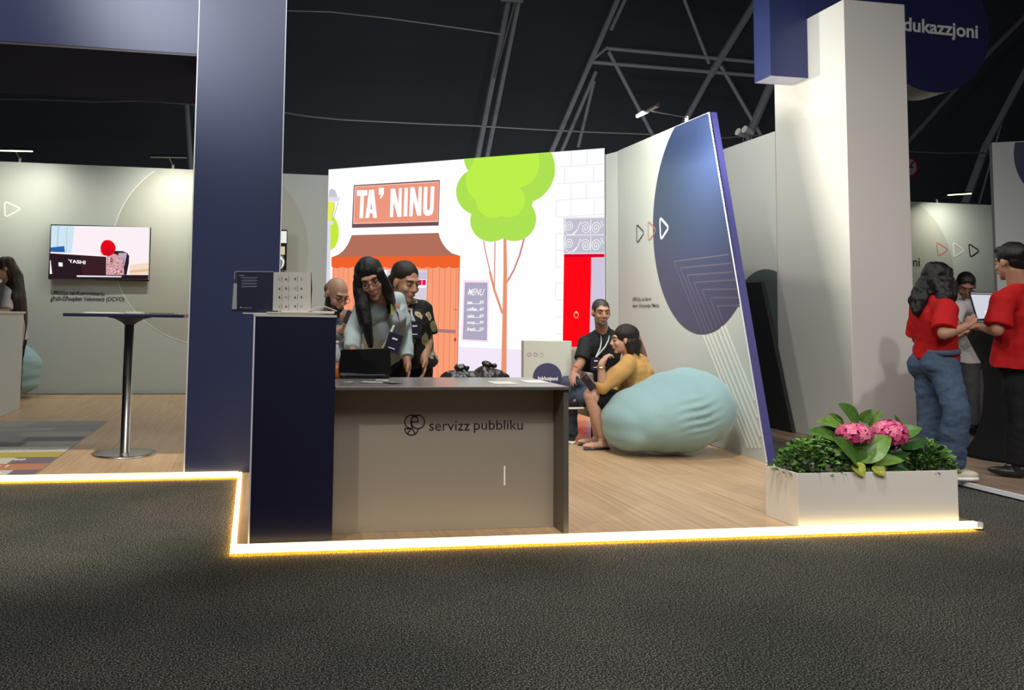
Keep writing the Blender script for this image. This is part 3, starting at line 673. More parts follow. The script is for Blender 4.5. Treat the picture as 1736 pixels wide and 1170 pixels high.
def pic2(pg, tx):
    pg([(440, 392), (486, 392), (485, 457), (440, 457)], (236, 240, 232)); pg([(440, 412), (486, 412), (485, 457), (440, 457)], (30, 28, 26))
    pg([(440, 418), (483, 418), (483, 432), (440, 430)], (214, 196, 160)); pg([(440, 434), (480, 433), (483, 444), (479, 456), (440, 456)], (110, 116, 118)); pg([(470, 433), (476, 434), (482, 442), (481, 450), (476, 456), (479, 448), (479, 442)], (246, 246, 240))
tv('partly hidden television right behind the navy pillar', -.9, .43, 1.81, 2.40, YB-.09, pic2)

# ================================================================== LEFT STAND FURNITURE
ht = empty('high_table', (-1.0, 7.1, P), 'tall navy square top table on a steel disc foot', 'table')
bx, by = -1.005, 7.12
MB().lathe((bx, by, P), [(.245, 0), (.247, .004), (.245, .009), (.2, .012), (.045, .013)], 48).build('base', M_alu, ht, True)
MB().lathe((bx, by, P+.012), [(.041, 0), (.038, .004), (.037, 1.08)], 24).build('pole', M_alu, ht, True)
MB().lathe((bx, by, 1.075), [(.04, 0), (.06, .018), (.12, .05), (.17, .058), (.17, .063)], 28).build('top_plate', mat('navy_matte', (.02, .02, .06), .5), ht, True)
M_tt = mat('navy_tabletop', (.02, .022, .085), .35)
MB().box(-1.437, -.545, 6.72, 7.52, 1.139, 1.163).build('tabletop', M_tt, ht, bevel=.003)
for i, (x0, x1, y0, y1, z0, h, m, lab) in enumerate(((-1.32, -1.02, 6.85, 7.15, 1.163, .012, M_paper, 'pale brochure stack at the left of the high table'), (-1.01, -.85, 6.80, 7.05, 1.163, .018, mat('cream_tray', (.55, .52, .42), .5), 'cream tray of leaflets in the middle of the high table'), (-.84, -.62, 6.84, 7.1, 1.163, .010, mat('olive_print', (.28, .27, .22), .5), 'olive printed leaflets at the right of the high table'))):
    t = empty('leaflet_stack', ((x0+x1)/2, (y0+y1)/2, z0), lab, 'leaflets')
    MB().box(x0, x1, y0, y1, z0+.0005, z0+h*.55).build('lower_sheets', m, t)
    MB().box(x0+.02, x1-.03, y0+.01, y1-.02, z0+h*.56, z0+h).build('top_sheet', mat('dark_cover', (.05, .05, .05), .5) if i == 2 else M_paper, t)
# game mat
gm = empty('floor_mat', (-2.5, 7.5, P), 'printed floor mat of coloured numbered squares', 'mat')
mb = MB(); cm = [mat('mat_%d' % i, c, .45) for i, c in enumerate([(.62, .62, .58), (.50, .42, .06), (.17, .13, .18), (.52, .22, .12), (.26, .06, .1), (.36, .34, .3), (.28, .26, .26), (.12, .1, .12)])]
X1m, Y0m, Y1m = -1.478, 6.225, 9.25
mb.box(-3.9, X1m, Y0m, Y1m, P+.0005, P+.003); mb.m = [6]*6
rows = [(6.23, 6.46, [(.18, 2), (.62, 0), (1.6, 2)]), (6.46, 6.72, [(.5, 3), (.9, 4), (1.7, 3)]), (6.72, 7.0, [(.30, 2), (.72, 0), (1.6, 4)]), (7.0, 7.25, [(.8, 1), (1.6, 3)]), (7.25, 7.55, [(.75, 0), (1.6, 2)]), (7.55, 7.8, [(.42, 5), (.9, 7), (1.6, 2)]), (7.85, 8.1, [(.5, 7), (1.5, 6)]), (8.15, 8.45, [(.62, 5), (1.6, 6)]), (8.5, 8.75, [(.4, 6), (1.0, 5), (1.7, 7)]), (8.8, 9.2, [(.7, 6), (1.6, 5)])]  # far rows use dim colours, putting the beam's shadow into the print
k = 0
for y0, y1, cells in rows:
    x = X1m-.01
    for wd, ci in cells:
        mb.mi(ci); z = P+.0036+.0001*(k % 3); k += 1
        mb.add([(x, y0+.004, z), (x-wd, y0+.004, z), (x-wd, y1-.004, z), (x, y1-.004, z)], [(0, 1, 2, 3)]); x -= wd
mb.build('printed_sheet', cm, gm, fixn=False)
mk = MB()
for xx, yy, tt, ww in ((-1.72, 6.30, '1 28', .13), (-2.06, 6.36, '35', .07), (-1.70, 6.86, '48', .1), (-1.75, 6.58, '7 1', .1), (-2.0, 7.08, '5 1', .12), (-1.8, 7.36, '3042', .2)):
    text_quad(mk.mi(0), tt, [(xx-ww, yy+.09, P+.0042), (xx, yy+.09, P+.0042), (xx, yy, P+.0042), (xx-ww, yy, P+.0042)], .03)
mk.build('numerals', M_inkw, gm, fixn=False)
wk = empty('white_counter', (-3.1, 9.5, P), 'plain white counter at the left edge of the stand', 'counter')
MB().box(-3.7, -2.655, 8.7, 10.4, P+.001, 1.14).build('body', M_wall, wk, bevel=.004)
MB().box(-3.72, -2.64, 8.68, 10.42, 1.141, 1.165).build('worktop', M_white, wk, bevel=.003)
def beanbag(name, label, c, r, rot, voxel=.02, dent=None):
    t = empty(name, tuple(c), label, 'bean bag', 'teal bean bags')
    return t
bb = empty('bean_bag', (-2.75, 11.0, P), 'small round teal bean bag behind the white counter', 'bean bag', 'teal bean bags')
qb = at(14, 650, 11.72); mb = MB().ell((qb.x, 11.72, P+.37), (.40, .36, .36), nu=32, nv=20); mb.ell((qb.x, 11.72, P+.20), (.38, .34, .19), nu=32, nv=16)
o = fused('cover', mb, M_teal, bb, .03, smooth=6, fold=.02, fscale=4, fstretch=(.5, .5, 3))

# ================================================================== MAIN COUNTER
kb = empty('tall_box_counter', (.2, 4.5, P), 'tall dark navy box beside the reception counter', 'counter')
MB().box(0.0, .408, 4.312, 4.965, P+.001, 1.165).build('body', M_white, kb)
MB().box(.003, .408, 4.306, 4.3118, P+.001, 1.165).build('front_panel', M_navyb, kb)
MB().box(.4082, .412, 4.306, 4.965, P+.001, 1.165).build('side_panel', M_navyb, kb)
MB().box(-.006, .002, 4.303, 4.3118, P+.001, 1.165).build('edge_strip', M_edge, kb)
MB().box(-.008, .414, 4.302, 4.967, 1.166, 1.178).build('top_panel', M_white, kb)
rc = empty('reception_counter', (1.05, 4.6, P), 'wide low reception counter with servizz pubbliku lettering', 'counter')
MB().box(.414, 1.642, 4.47, 4.49, P+.001, .796).build('front_panel', M_cnt, rc)
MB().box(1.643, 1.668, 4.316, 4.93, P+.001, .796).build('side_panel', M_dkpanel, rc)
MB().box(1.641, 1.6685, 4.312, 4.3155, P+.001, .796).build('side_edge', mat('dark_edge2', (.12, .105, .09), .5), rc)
MB().box(.414, 1.669, 4.300, 4.965, .797, .813).build('worktop', M_top, rc, bevel=.002)
MB().box(.414, 1.669, 4.2985, 4.3, .797, .8115).build('worktop_edge', mat('dark_edge2', (.12, .105, .09), .5), rc)
MB().box(1.358, 1.366, 4.466, 4.4698, .268, .37).build('handle', mat('handle_glow_white', (.85, .85, .85), .3, emit=(1, 1, 1), es=.15), rc)  # faint emission put into the white handle, which is no lamp
PC = Plane((0, 4.47, 0), (0, -1, 0), .0015)
zc_ = lambda x, y: (380+x*.34562, 630+y*.34562)
label_text('lettering', PC, 'servizz', [zc_(1006, 243), zc_(1205, 243), zc_(1205, 290), zc_(1006, 290)], mat('maroon_ink', (.018, .008, .012), .5), rc, -.002, 0)
label_text('lettering', PC, 'pubbliku', [zc_(1225, 238), zc_(1465, 238), zc_(1465, 300), zc_(1225, 300)], mat('maroon_ink', (.018, .008, .012), .5), rc, -.002, 0)
lg = MB(); IK = MATS['maroon_ink']
def larc(c, r, a0, a1, n=24, ry=None): return [PC(*zc_(c[0]+r*math.cos(math.radians(a0+(a1-a0)*k/n)), c[1]-(ry or r)*math.sin(math.radians(a0+(a1-a0)*k/n)))) for k in range(n+1)]
WS = .0062
for pts in (larc((919, 247), 33, 40, 270), larc((950, 247), 33, 0, 360), larc((919, 279), 33, 180, 360), [PC(*zc_(886, 278)), PC(*zc_(900, 281)), PC(*zc_(919, 279))],
            larc((935, 247), 17, 0, 180, ry=30), [PC(*zc_(918, 247)), PC(*zc_(918, 265)), PC(*zc_(926, 285)), PC(*zc_(936, 304))], [PC(*zc_(918, 247)), PC(*zc_(952, 247))], [PC(*zc_(919, 279)), PC(*zc_(905, 296)), PC(*zc_(900, 305))]):
    ribbon(lg, pts, WS, PC.n)
lg.build('logo', IK, rc, fixn=False)
# papers on worktop
for i, (a, b_, lab) in enumerate((((830, 648.5), (880, 651.5), 'white sheet on the worktop nearer its middle'), ((884, 646.5), (938, 650), 'white sheet near the right end of the worktop'))):
    p0 = atz(*a, .814); p1 = atz(*b_, .814)
    tag(MB().box(min(p0.x, p1.x), max(p0.x, p1.x)+.0, p0.y-.11, p0.y+.06, .8135, .8155).build('paper_sheet', M_paper), lab, 'paper')
t = empty('leaflet_pile', tuple(atz(640, 648, .8135)), 'loose leaflets and cable left on the worktop by the laptop', 'leaflets')
rnd = random.Random(5)
for k in range(5):
    q = atz(600+k*16, 648+rnd.uniform(-2, 2), .8135); a_ = rnd.uniform(0, 3)
    c_, s_ = math.cos(a_)*.06, math.sin(a_)*.06
    MB().prism([(q.x-c_+s_*.6, q.y-s_-c_*.6, .8136+k*.0015), (q.x+c_+s_*.6, q.y+s_-c_*.6, .8136+k*.0015), (q.x+c_-s_*.6, q.y+s_+c_*.6, .8136+k*.0015), (q.x-c_-s_*.6, q.y-s_+c_*.6, .8136+k*.0015)], (0, 0, .001)).build('leaflet', mat('leaf_%d' % (k % 3), [(.5, .48, .42), (.2, .18, .16), (.65, .62, .5)][k % 3], .5), t)
# laptop seen from its back
lp = empty('laptop', (.72, 4.9, .813), 'open black laptop seen from behind on the counter', 'laptop')
yl = 4.86
a, b_, c, d = at(577, 593, yl+.03), at(661, 591, yl+.03), at(664, 636, yl), at(574, 632, yl)
pts = round_poly([a, b_, c, d], .02)
MB().prism(pts, (0, .008, 0)).build('lid', M_matte, lp)
MB().prism(round_poly([Vector((d.x+.01, yl-.0, .8145)), Vector((c.x-.01, yl, .8145)), Vector((c.x-.01, yl+.1, .8145)), Vector((d.x+.01, yl+.1, .8145))], .02), (0, 0, .014)).build('keyboard_base', M_black, lp)
MB().tube([(d.x+.04, yl+.005, .832), (c.x-.04, yl+.005, .832)], .008, 8).build('hinge', M_darkalu, lp)
t = empty('bottle', (.435, 4.86, .813), 'clear bottle with orange drink behind the tall navy box', 'bottle')
q = at(570, 620, 4.9); MB().lathe((q.x, 4.9, .8135), [(.02, 0), (.028, .004), (.028, .09)], 16).build('drink', mat('orange_drink', (.75, .22, .03), .3), t, True)
MB().lathe((q.x, 4.9, .9045), [(.028, 0), (.028, .05), (.013, .09), (.012, .105)], 16).build('neck', mat('clear_plastic', (.75, .78, .8), .1, spec=.6), t, True)
MB().lathe((q.x, 4.9, 1.0105), [(.014, 0), (.014, .018)], 12).build('cap', M_inkw, t, True)
# brochure display on the tall box
bd = empty('brochure_holder', (.1, 4.45, 1.178), 'clear holder with a navy leaflet and an open icon sheet', 'brochure holder')
yh = 4.36
f = lambda x, y, yy=None: at(380+x*.1152, 440+y*.1152, yy or yh)
MB().prism([f(190, 190), f(725, 192), f(715, 742), f(185, 742)], (0, .004, 0)).build('navy_leaflet', mat('leaflet_navy', (.016, .018, .045), .45), bd)
mb = MB()
for k in range(4): ribbon(mb, [f(250, 268+k*43, yh-.002), f(490, 268+k*43, yh-.002)], .0035, (0, -1, 0)); ribbon(mb, [f(265, 290+k*38, yh-.002), f(470, 290+k*38, yh-.002)], .0015, (0, -1, 0))
ribbon(mb, [f(218, 237, yh-.002), f(300, 237, yh-.002)], .004, (0, -1, 0)); ribbon(mb, [f(270, 712, yh-.002), f(410, 714, yh-.002)], .004, (0, -1, 0)); mb.poly([f(245+16*math.cos(t_), 705+16*math.sin(t_), yh-.002) for t_ in np.linspace(0, 2*PI, 12)[:-1]])
mb.build('leaflet_print', mat('leaflet_ink', (.2, .22, .3), .5), bd, fixn=False)
pg = MB(); N = 8
row = []
for k in range(N+1): row.append((f(728+(1278-728)*k/N, 186, yh+.02*math.sin(k/N*PI*.9)-.005), f(715+(1275-715)*k/N, 752+8*math.sin(k/N*3), yh+.02*math.sin(k/N*PI*.9)-.005)))
for k in range(N): pg.add([row[k][0], row[k+1][0], row[k+1][1], row[k][1], ], [(0, 1, 2, 3)])
pg.build('icon_sheet', mat('icon_paper', (.62, .60, .55), .55), bd, True, fixn=False)
ic = MB()
for i, cx_ in enumerate((810, 910, 1043, 1138)):
    for j, cy_ in enumerate((285, 425, 555, 690)):
        t_ = (cx_-728)/550; yy = yh+.02*math.sin(t_*PI*.9)-.0075
        if (i+j) % 3 == 0: ribbon(ic, [f(cx_+14*math.cos(a), cy_+16*math.sin(a), yy) for a in np.linspace(0, 2*PI, 13)[:-1]], .0012, (0, -1, 0), True)
        elif (i+j) % 3 == 1: ic.poly([f(cx_-16, cy_+14, yy), f(cx_+14, cy_+16, yy), f(cx_+2, cy_-18, yy)])
        else: ic.poly([f(cx_-12, cy_-16, yy), f(cx_+8, cy_-16, yy), f(cx_+12, cy_+14, yy), f(cx_-4, cy_+18, yy)])
        ribbon(ic, [f(cx_+38, cy_-45, yy), f(cx_+38, cy_+45, yy)], .0015, (0, -1, 0))
ic.build('icons', mat('icon_ink', (.06, .06, .06), .5), bd, fixn=False)
M_clear = mat('holder_edge', (.4, .42, .45), .2, spec=.7)
mb = MB(); mb.tube([f(160, 175), f(728, 180)], .0018, 6); mb.tube([f(160, 175), f(150, 290)], .002, 6); mb.build('holder_frame', M_clear, bd)
mb = MB(); mb.prism([f(140, 350), f(188, 350), f(188, 730), f(115, 730)], (0, .01, 0)); mb.build('side_pocket', mat('grey_card', (.4, .4, .4), .5), bd)
MB().prism([f(1285, 190, yh+.03), f(1295, 440, yh+.03), f(1278, 745, yh+.03), f(1262, 745, yh+.03), f(1262, 190, yh+.03)], (0, .03, 0)).build('end_clip', M_darkalu, bd)
mb = MB().box(f(115, 742).x, .02, yh-.02, yh+.06, 1.1912, 1.196); mb.build('foot', M_darkalu, bd)
t = empty('paper_stack', (.25, 4.5, 1.1785), 'stack of white sheets spread over the tall navy box', 'papers')
ps = [(-.062, .30, 4.318, 4.60, .010, 0), (.06, .40, 4.312, 4.62, .012, 1), (.13, .405, 4.33, 4.7, .014, 2)]
z = 1.1788
for k in range(3):
    x0, x1, y0, y1, h, _ = ps[k]
    MB().box(x0, x1, y0, y1, z, z+h*.5).build('sheets', [M_paper, mat('cream_paper', (.72, .66, .5), .6), M_paper][k], t); z += h*.5+.0004
cs = MB(); N = 14
top = []
for k in range(N+1):
    u = k/N; x = .272+.145*u; zz = z+.004+.022*math.sin(u*PI)**1.2*(1 if u < .7 else .9)
    top.append([(x, 4.322+.01*u, zz-.005), (x+.0, 4.322+.01*u, zz), (x+.01, 4.6, zz), (x+.01, 4.6, zz-.005)])
for r_ in top: cs.v += r_
for k in range(N):
    for j in range(4): cs.f.append((k*4+j, k*4+(j+1) % 4, (k+1)*4+(j+1) % 4, (k+1)*4+j)); cs.m.append(0)
cs.f += [(0, 1, 2, 3), (N*4, N*4+1, N*4+2, N*4+3)]; cs.m += [0, 0]
cs.build('curled_sheet', M_paper, t)

# black bags behind the counter
sb = empty('storage_box', (1.15, 5.3, P), 'plain dark box behind the counter carrying the black bags', 'box')
MB().box(.92, 1.62, 5.08, 5.5, P+.001, .69).build('body', M_matte, sb); MB().box(.915, 1.625, 5.075, 5.505, .691, .705).build('lid', M_black, sb)
M_bag = mat('black_bag', (.02, .018, .018), .32, spec=.6, bump=.6, bscale=45)
for lab, c_, px0, px1, pyt in (('crumpled black bag on the left behind the worktop', 785, 745, 820, 621), ('crumpled black bag on the right behind the worktop', 838, 806, 872, 618)):
    y = 5.22; a = at(px0, 640, y); b_ = at(px1, 640, y); tp = at(c_, pyt, y); w_ = (b_.x-a.x)/2; cx_ = (a.x+b_.x)/2
    if c_ == 838: y = 5.36
    t = empty('black_bag', (cx_, y, .716), lab, 'bag', 'black bags behind the counter')
    h = tp.z-.716
    mb = MB().ell((cx_, y, .716+h*.42), (w_, .13, h*.40)); mb.ell((cx_-w_*.3, y, .716+h*.55), (w_*.5, .1, h*.32)); mb.ell((cx_+w_*.35, y-.02, .716+h*.45), (w_*.45, .1, h*.34))
    o = fused('sack', mb, M_bag, t, .008, smooth=2, fold=.016, fscale=14, seed=c_)
    mb = MB().ell((cx_-.01, y, .716+h*.93), (.035, .03, .022)); mb.ell((cx_-.03, y, .716+h*.99), (.014, .014, .02)); mb.ell((cx_+.03, y, .716+h*.9), (.02, .02, .018))
    fused('knot', mb, M_bag, t, .006, smooth=1, fold=.01, fscale=30, seed=3)

# low display box with navy circle
ib = empty('display_box', (2.9, 8.4, P), 'low white display board with navy circle reading Inkluzjoni', 'display box')
yi = 7.95
A, B_, C_, D_ = at(888, 577, yi), at(969, 579, yi), at(969, 700, yi), at(886, 700, yi)
zt_ = (A.z+B_.z)/2
MB().box(A.x, B_.x, yi, yi+.08, P+.001, zt_).build('body', mat('board_grey', (.55, .56, .50), .45), ib, bevel=.003)
PI_ = Plane((0, yi, 0), (0, -1, 0), .002)
cc_ = [PI_(928+24.5*math.cos(2*PI*k/48), 640+24.5*math.sin(2*PI*k/48)) for k in range(48)]
MB().poly(cc_).build('circle_print', mat('circle_navy', (.06, .055, .13), .45), ib)
label_text('lettering', PI_, 'Inkluzjoni', [zm(838, 868), zm(1002, 872), zm(1002, 912), zm(838, 908)], M_inkw, ib, .03)
for k, m in enumerate((mat('tri_grey', (.3, .3, .28), .5), mat('tri_grey', (.3, .3, .28), .5), mat('tri_pale', (.5, .5, .46), .5))):
    tri(PI_, [zm(753+k*51, 667), zm(791+k*51, 688), zm(755+k*51, 708)], .006, .02).build('triangle_outline', m, ib)
# ================================================================== PLANTER AND FLOWERS
yp = 4.282
A, B_ = at(1352, 802.5, yp), at(1623, 798, yp); px0, px1, pz1 = A.x, B_.x, (A.z+B_.z)/2
pt = empty('planter', ((px0+px1)/2, yp+.15, P), 'long low white planter box at the platform corner', 'planter')
mb = MB(); y0, y1, z0, z1, th = yp, yp+.30, P+.001, pz1, .012
o4 = [(px0, y0), (px1, y0), (px1, y1), (px0, y1)]; i4 = [(px0+th, y0+th), (px1-th, y0+th), (px1-th, y1-th), (px0+th, y1-th)]
mb.v = [(x, y, z0) for x, y in o4]+[(x, y, z1) for x, y in o4]+[(x, y, z1) for x, y in i4]+[(x, y, z1-.06) for x, y in i4]
mb.f = [(0, 3, 2, 1)]+[(i, (i+1) % 4, 4+(i+1) % 4, 4+i) for i in range(4)]+[(4+i, 4+(i+1) % 4, 8+(i+1) % 4, 8+i) for i in range(4)]+[(8+i, 8+(i+1) % 4, 12+(i+1) % 4, 12+i) for i in range(4)]+[(12, 13, 14, 15)]
mb.m = [0]*len(mb.f); mb.build('box', mat('planter_white', (.80, .77, .72), .4), pt, bevel=.0015)
MB().box(px0+th+.001, px1-th-.001, y0+th+.001, y1-th-.001, z1-.058, z1-.045).build('soil', mat('soil', (.03, .018, .012), .95, bump=.6, bscale=70), pt)
def leaf(mb, b, t, wd, nrm=(0, -.35, 1), droop=.12, nu=8, nv=4, fold=.18, twist=0, wav=.0):
    b, t = Vector(b), Vector(t); d_ = t-b; L = d_.length; d_.normalize(); n_ = Vector(nrm); n_ = (n_-d_*n_.dot(d_)).normalized(); s_ = d_.cross(n_)
    if twist: q = Quaternion(d_, twist); n_ = q@n_; s_ = q@s_
    vs = []; fs = []
    for i in range(nu+1):
        u = i/nu; w_ = wd*.5*(math.sin(PI*min(1, u**.8))**.75)*(1-.25*u)+.0004
        for j in range(-nv, nv+1):
            v = j/nv; p = b+d_*(L*u)+n_*(L*(-droop*u*u*1.0+droop*.6*u))+s_*(w_*v)+n_*(abs(v)*w_*fold*2*(1-.3*abs(v)))+n_*wav*math.sin(u*22+v*3)*abs(v)
            vs.append(p)
    m_ = 2*nv+1
    for i in range(nu):
        for j in range(m_-1): fs.append((i*m_+j, i*m_+j+1, (i+1)*m_+j+1, (i+1)*m_+j))
    return mb.add(vs, fs)
def leafmat(name, c, c2):
    m = mat(name, c, .38, spec=.5, noise_amt=.25, nscale=35); nt = m.node_tree; b = nt.nodes['Principled BSDF']
    b.inputs['Subsurface Weight'].default_value = .0
    return m
ML = [leafmat('leaf_a', (.075, .18, .03), 0), leafmat('leaf_b', (.14, .28, .045), 0), leafmat('leaf_yellow', (.38, .42, .06), 0), leafmat('leaf_dark', (.03, .085, .02), 0)]
hy = empty('hydrangea', (at(1478, 790, 4.42).x, 4.42, z1-.045), 'pink hydrangea with two round flower heads and broad leaves', 'flowering plant')
yc = 4.40
spec = [((1455, 728), (1424, 684), 36, 4.46, 0), ((1460, 716), (1479, 694), 15, 4.48, 0), ((1474, 724), (1494, 695), 11, 4.46, 1), ((1438, 728), (1388, 711), 20, 4.44, 1), ((1432, 722), (1408, 700), 13, 4.48, 0), ((1440, 748), (1370, 729), 26, 4.42, 0), ((1436, 762), (1342, 752), 30, 4.42, 1),
        ((1455, 786), (1414, 741), 33, 4.30, 0), ((1452, 781), (1512, 737), 34, 4.32, 1), ((1440, 790), (1462, 740), 26, 4.34, 0), ((1470, 783), (1534, 779), 20, 4.31, 1), ((1512, 742), (1564, 724), 22, 4.40, 0), ((1526, 742), (1519, 704), 13, 4.44, 0), ((1520, 757), (1576, 744), 26, 4.38, 3), ((1500, 772), (1548, 762), 24, 4.38, 3),
        ((1445, 787), (1466, 808), 24, 4.275, 2), ((1478, 791), (1502, 807), 22, 4.275, 2), ((1478, 780), (1420, 772), 26, 4.36, 3), ((1460, 790), (1500, 795), 26, 4.32, 3), ((1500, 790), (1540, 796), 20, 4.32, 3)]
for k, (b_, t_, wpx, y, mi_) in enumerate(spec):
    bq = at(*b_, y+.04); tq = at(*t_, y-.01)
    leaf(MB(), bq, tq, wpx*.0033*1.5, (random.uniform(-.3, .3), -.75, .75), random.uniform(.1, .3), fold=.22, wav=.0012, nu=12).build('leaf', ML[mi_], hy, True, fixn=False)
MP = [mat('petal_a', (.80, .13, .30), .55, spec=.3), mat('petal_b', (.62, .05, .20), .55, spec=.3), mat('petal_c', (.90, .30, .42), .55, spec=.3)]
for hx, hyy, rx, rz_, y in ((1448, 737, .098, .062, 4.37), (1508, 736, .098, .080, 4.40)):
    c_ = at(hx, hyy, y); mb = MB(); mb.mi(1).ell(c_, (rx*.86, rx*.8, rz_*.86)); rnd = random.Random(hx)
    for k in range(210):
        zf = rnd.uniform(-.55, 1); a_ = rnd.uniform(0, 2*PI); s_ = math.sqrt(max(0, 1-zf*zf)); n_ = Vector((s_*math.cos(a_), s_*math.sin(a_), zf))
        if n_.y > .55: continue
        p_ = c_+Vector((n_.x*rx, n_.y*rx, n_.z*rz_)); u_, w_ = frame(n_); ph = rnd.uniform(0, PI)
        mb.mi(rnd.choice([0, 0, 0, 1, 2, 2]))
        for q in range(4):
            a2 = ph+q*PI/2; dd = u_*math.cos(a2)+w_*math.sin(a2); e_ = w_*math.cos(a2)-u_*math.sin(a2); r_ = .0135
            mb.add([p_, p_+dd*r_*.7+e_*r_*.55+n_*.004, p_+dd*r_*1.25+n_*.001, p_+dd*r_*.7-e_*r_*.55+n_*.004], [(0, 1, 2, 3)])
    mb.build('flower_head', MP, hy, True, fixn=False)
    MB().tube([c_-Vector((0, 0, rz_*.6)), Vector((c_.x*.98+hy.location.x*.02, c_.y+.02, z1-.045))], .006, 8).build('stem', ML[0], hy)
def shrub(label, x0_, x1_, yt, seed, yellow):
    rnd = random.Random(seed); a = at(x0_, 797, 4.4); b_ = at(x1_, 797, 4.4); top = at((x0_+x1_)/2, yt, 4.4).z
    t = empty('small_leaf_shrub', ((a.x+b_.x)/2, 4.42, z1-.045), label, 'shrub', 'small leafed shrubs in the planter')
    mb = MB(); cx_ = (a.x+b_.x)/2; w_ = (b_.x-a.x)/2; h = top-z1+.04
    for k in range(520):
        a_ = rnd.uniform(0, 2*PI); rr_ = math.sqrt(rnd.uniform(.02, 1)); zz = rnd.uniform(.1, 1)
        lim = math.sqrt(max(0, 1-(zz*.92)**2))
        p_ = Vector((cx_+w_*rr_*lim*math.cos(a_), 4.425+.135*rr_*lim*math.sin(a_), z1-.04+h*zz*(.6+.4*rnd.random() if rr_ > .7 else 1)))
        dirn = Vector((math.cos(a_)*rr_+rnd.uniform(-.5, .5), math.sin(a_)*rr_-.3+rnd.uniform(-.5, .5), rnd.uniform(-.2, .9))).normalized()
        mb.mi(rnd.choice([0, 0, 1, 1, 3, 3]) if not (yellow and rnd.random() < .10 and zz < .35) else 2)
        leaf(mb, p_, p_+dirn*rnd.uniform(.026, .046), rnd.uniform(.018, .030), (rnd.uniform(-.4, .4), -.6, .7), .2, 4, 1)
    mb.build('foliage', ML, t, True, fixn=False)
    sm = MB()
    for k in range(7):
        x = cx_+w_*rnd.uniform(-.6, .6); sm.tube([(x, 4.42, z1-.046), (x+rnd.uniform(-.03, .03), 4.42, z1+h*.6)], .003, 5)
    sm.build('stems', ML[3], t)
shrub('dense small leafed shrub at the left end of the planter', 1314, 1442, 746, 2, False)
shrub('small leafed shrub with some yellow leaves at the right end of the planter', 1534, 1618, 752, 9, True)
# dark board standing in for the slanted wall's shadow on the side wall
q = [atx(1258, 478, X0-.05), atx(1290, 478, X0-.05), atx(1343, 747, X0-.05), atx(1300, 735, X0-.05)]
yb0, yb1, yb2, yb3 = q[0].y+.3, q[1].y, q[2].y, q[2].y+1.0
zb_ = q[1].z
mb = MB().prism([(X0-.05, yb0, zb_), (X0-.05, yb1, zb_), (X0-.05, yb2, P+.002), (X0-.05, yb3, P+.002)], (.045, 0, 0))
tag(mb.build('shadow_board', mat('shadow_black', (.01, .011, .012), .6)), 'black board standing in for the shadow of the slanted wall on the white side wall', 'painted shadow')
# big teal bean bag
bg = empty('bean_bag', (3.55, 6.75, P), 'large teal bean bag with the seated woman in a tan jacket', 'bean bag', 'teal bean bags')
YG = 6.75
def gp(x, y, yy=YG): return at(x, y, yy)
mb = MB()
prof = [((1060, 712), 34, .34), ((1062, 730), 34, .34), ((1085, 710), 54, .42), ((1115, 705), 62, .46), ((1145, 698), 70, .48), ((1172, 690), 66, .46), ((1190, 692), 47, .40)]
for (x, y), rp, ry in prof:
    c_ = gp(x, y); r_ = rp/1419*7.05; mb.ell(c_, (r_, ry, r_), nu=32, nv=20)
c_ = gp(1165, 660); mb.ell(c_, (.19, .33, .19), nu=32, nv=20)
me = fuse(mb, .018, smooth=22)
n_ = len(me.vertices); co = np.empty(n_*3); me.vertices.foreach_get('co', co); co = co.reshape(-1, 3)
co[:, 2] = np.maximum(co[:, 2], P+.002)
cx_ = gp(1178, 700, 6.32)
for i in range(n_):
    v = Vector(co[i]); px_ = (v.x-cx_.x); pz_ = v.z-cx_.z
    # wrinkles radiating below the waist seam of the bag
    s_ = px_*.92+pz_*.40; t_ = -px_*.40+pz_*.92
    wgt = math.exp(-((px_-.03)/.13)**2-((pz_+.02)/.12)**2) if v.y < 6.8 else 0
    d_ = wgt*.018*math.sin(t_*95+2.2*math.sin(s_*9))
    s2 = px_+.30; wg2 = math.exp(-(s2/.02)**2)*(pz_ > -.05) if v.y < 6.8 else 0
    d_ += .004*noise.noise(v*9)-.006*math.exp(-((px_+.30+.35*(pz_-.05))/.012)**2)*(pz_ > -.02)
    co[i, 1] += d_ if v.y < 6.8 else 0
me.vertices.foreach_set('co', co.ravel()); me.update(); me.materials.clear(); me.materials.append(M_teal)
o = link('cover', me, bg)
# ================================================================== PEOPLE
def skinmat(n, c): return mat(n, c, .5, spec=.4, noise_amt=.05, nscale=30)
SK1 = skinmat('skin_light', (.52, .30, .21)); SK2 = skinmat('skin_tan', (.44, .235, .15)); SK3 = skinmat('skin_warm', (.38, .20, .13)); SK4 = skinmat('skin_brown', (.27, .135, .085))
MH = mat('hair_black', (.006, .006, .006), .36, spec=.35, bump=.5, bscale=90, aniso=(3, 3, .3)); MHB = mat('hair_brown', (.018, .012, .009), .42, spec=.3, bump=.5, bscale=90, aniso=(3, 3, .3))
MHG = mat('hair_greying', (.026, .020, .017), .6, bump=.4, bscale=120)
M_eye = mat('eye_white', (.30, .27, .25), .4); M_iris = mat('iris', (.02, .012, .008), .2); M_lens = mat('glasses_frame', (.015, .012, .012), .3)
M_lan = mat('lanyard', (.62, .68, .68), .5); M_badge = mat('badge_navy', (.022, .016, .04), .35)
def orth(f, u):
    f = Vector(f).normalized(); u = Vector(u); u = (u-f*u.dot(f)).normalized(); return f.cross(u), f, u
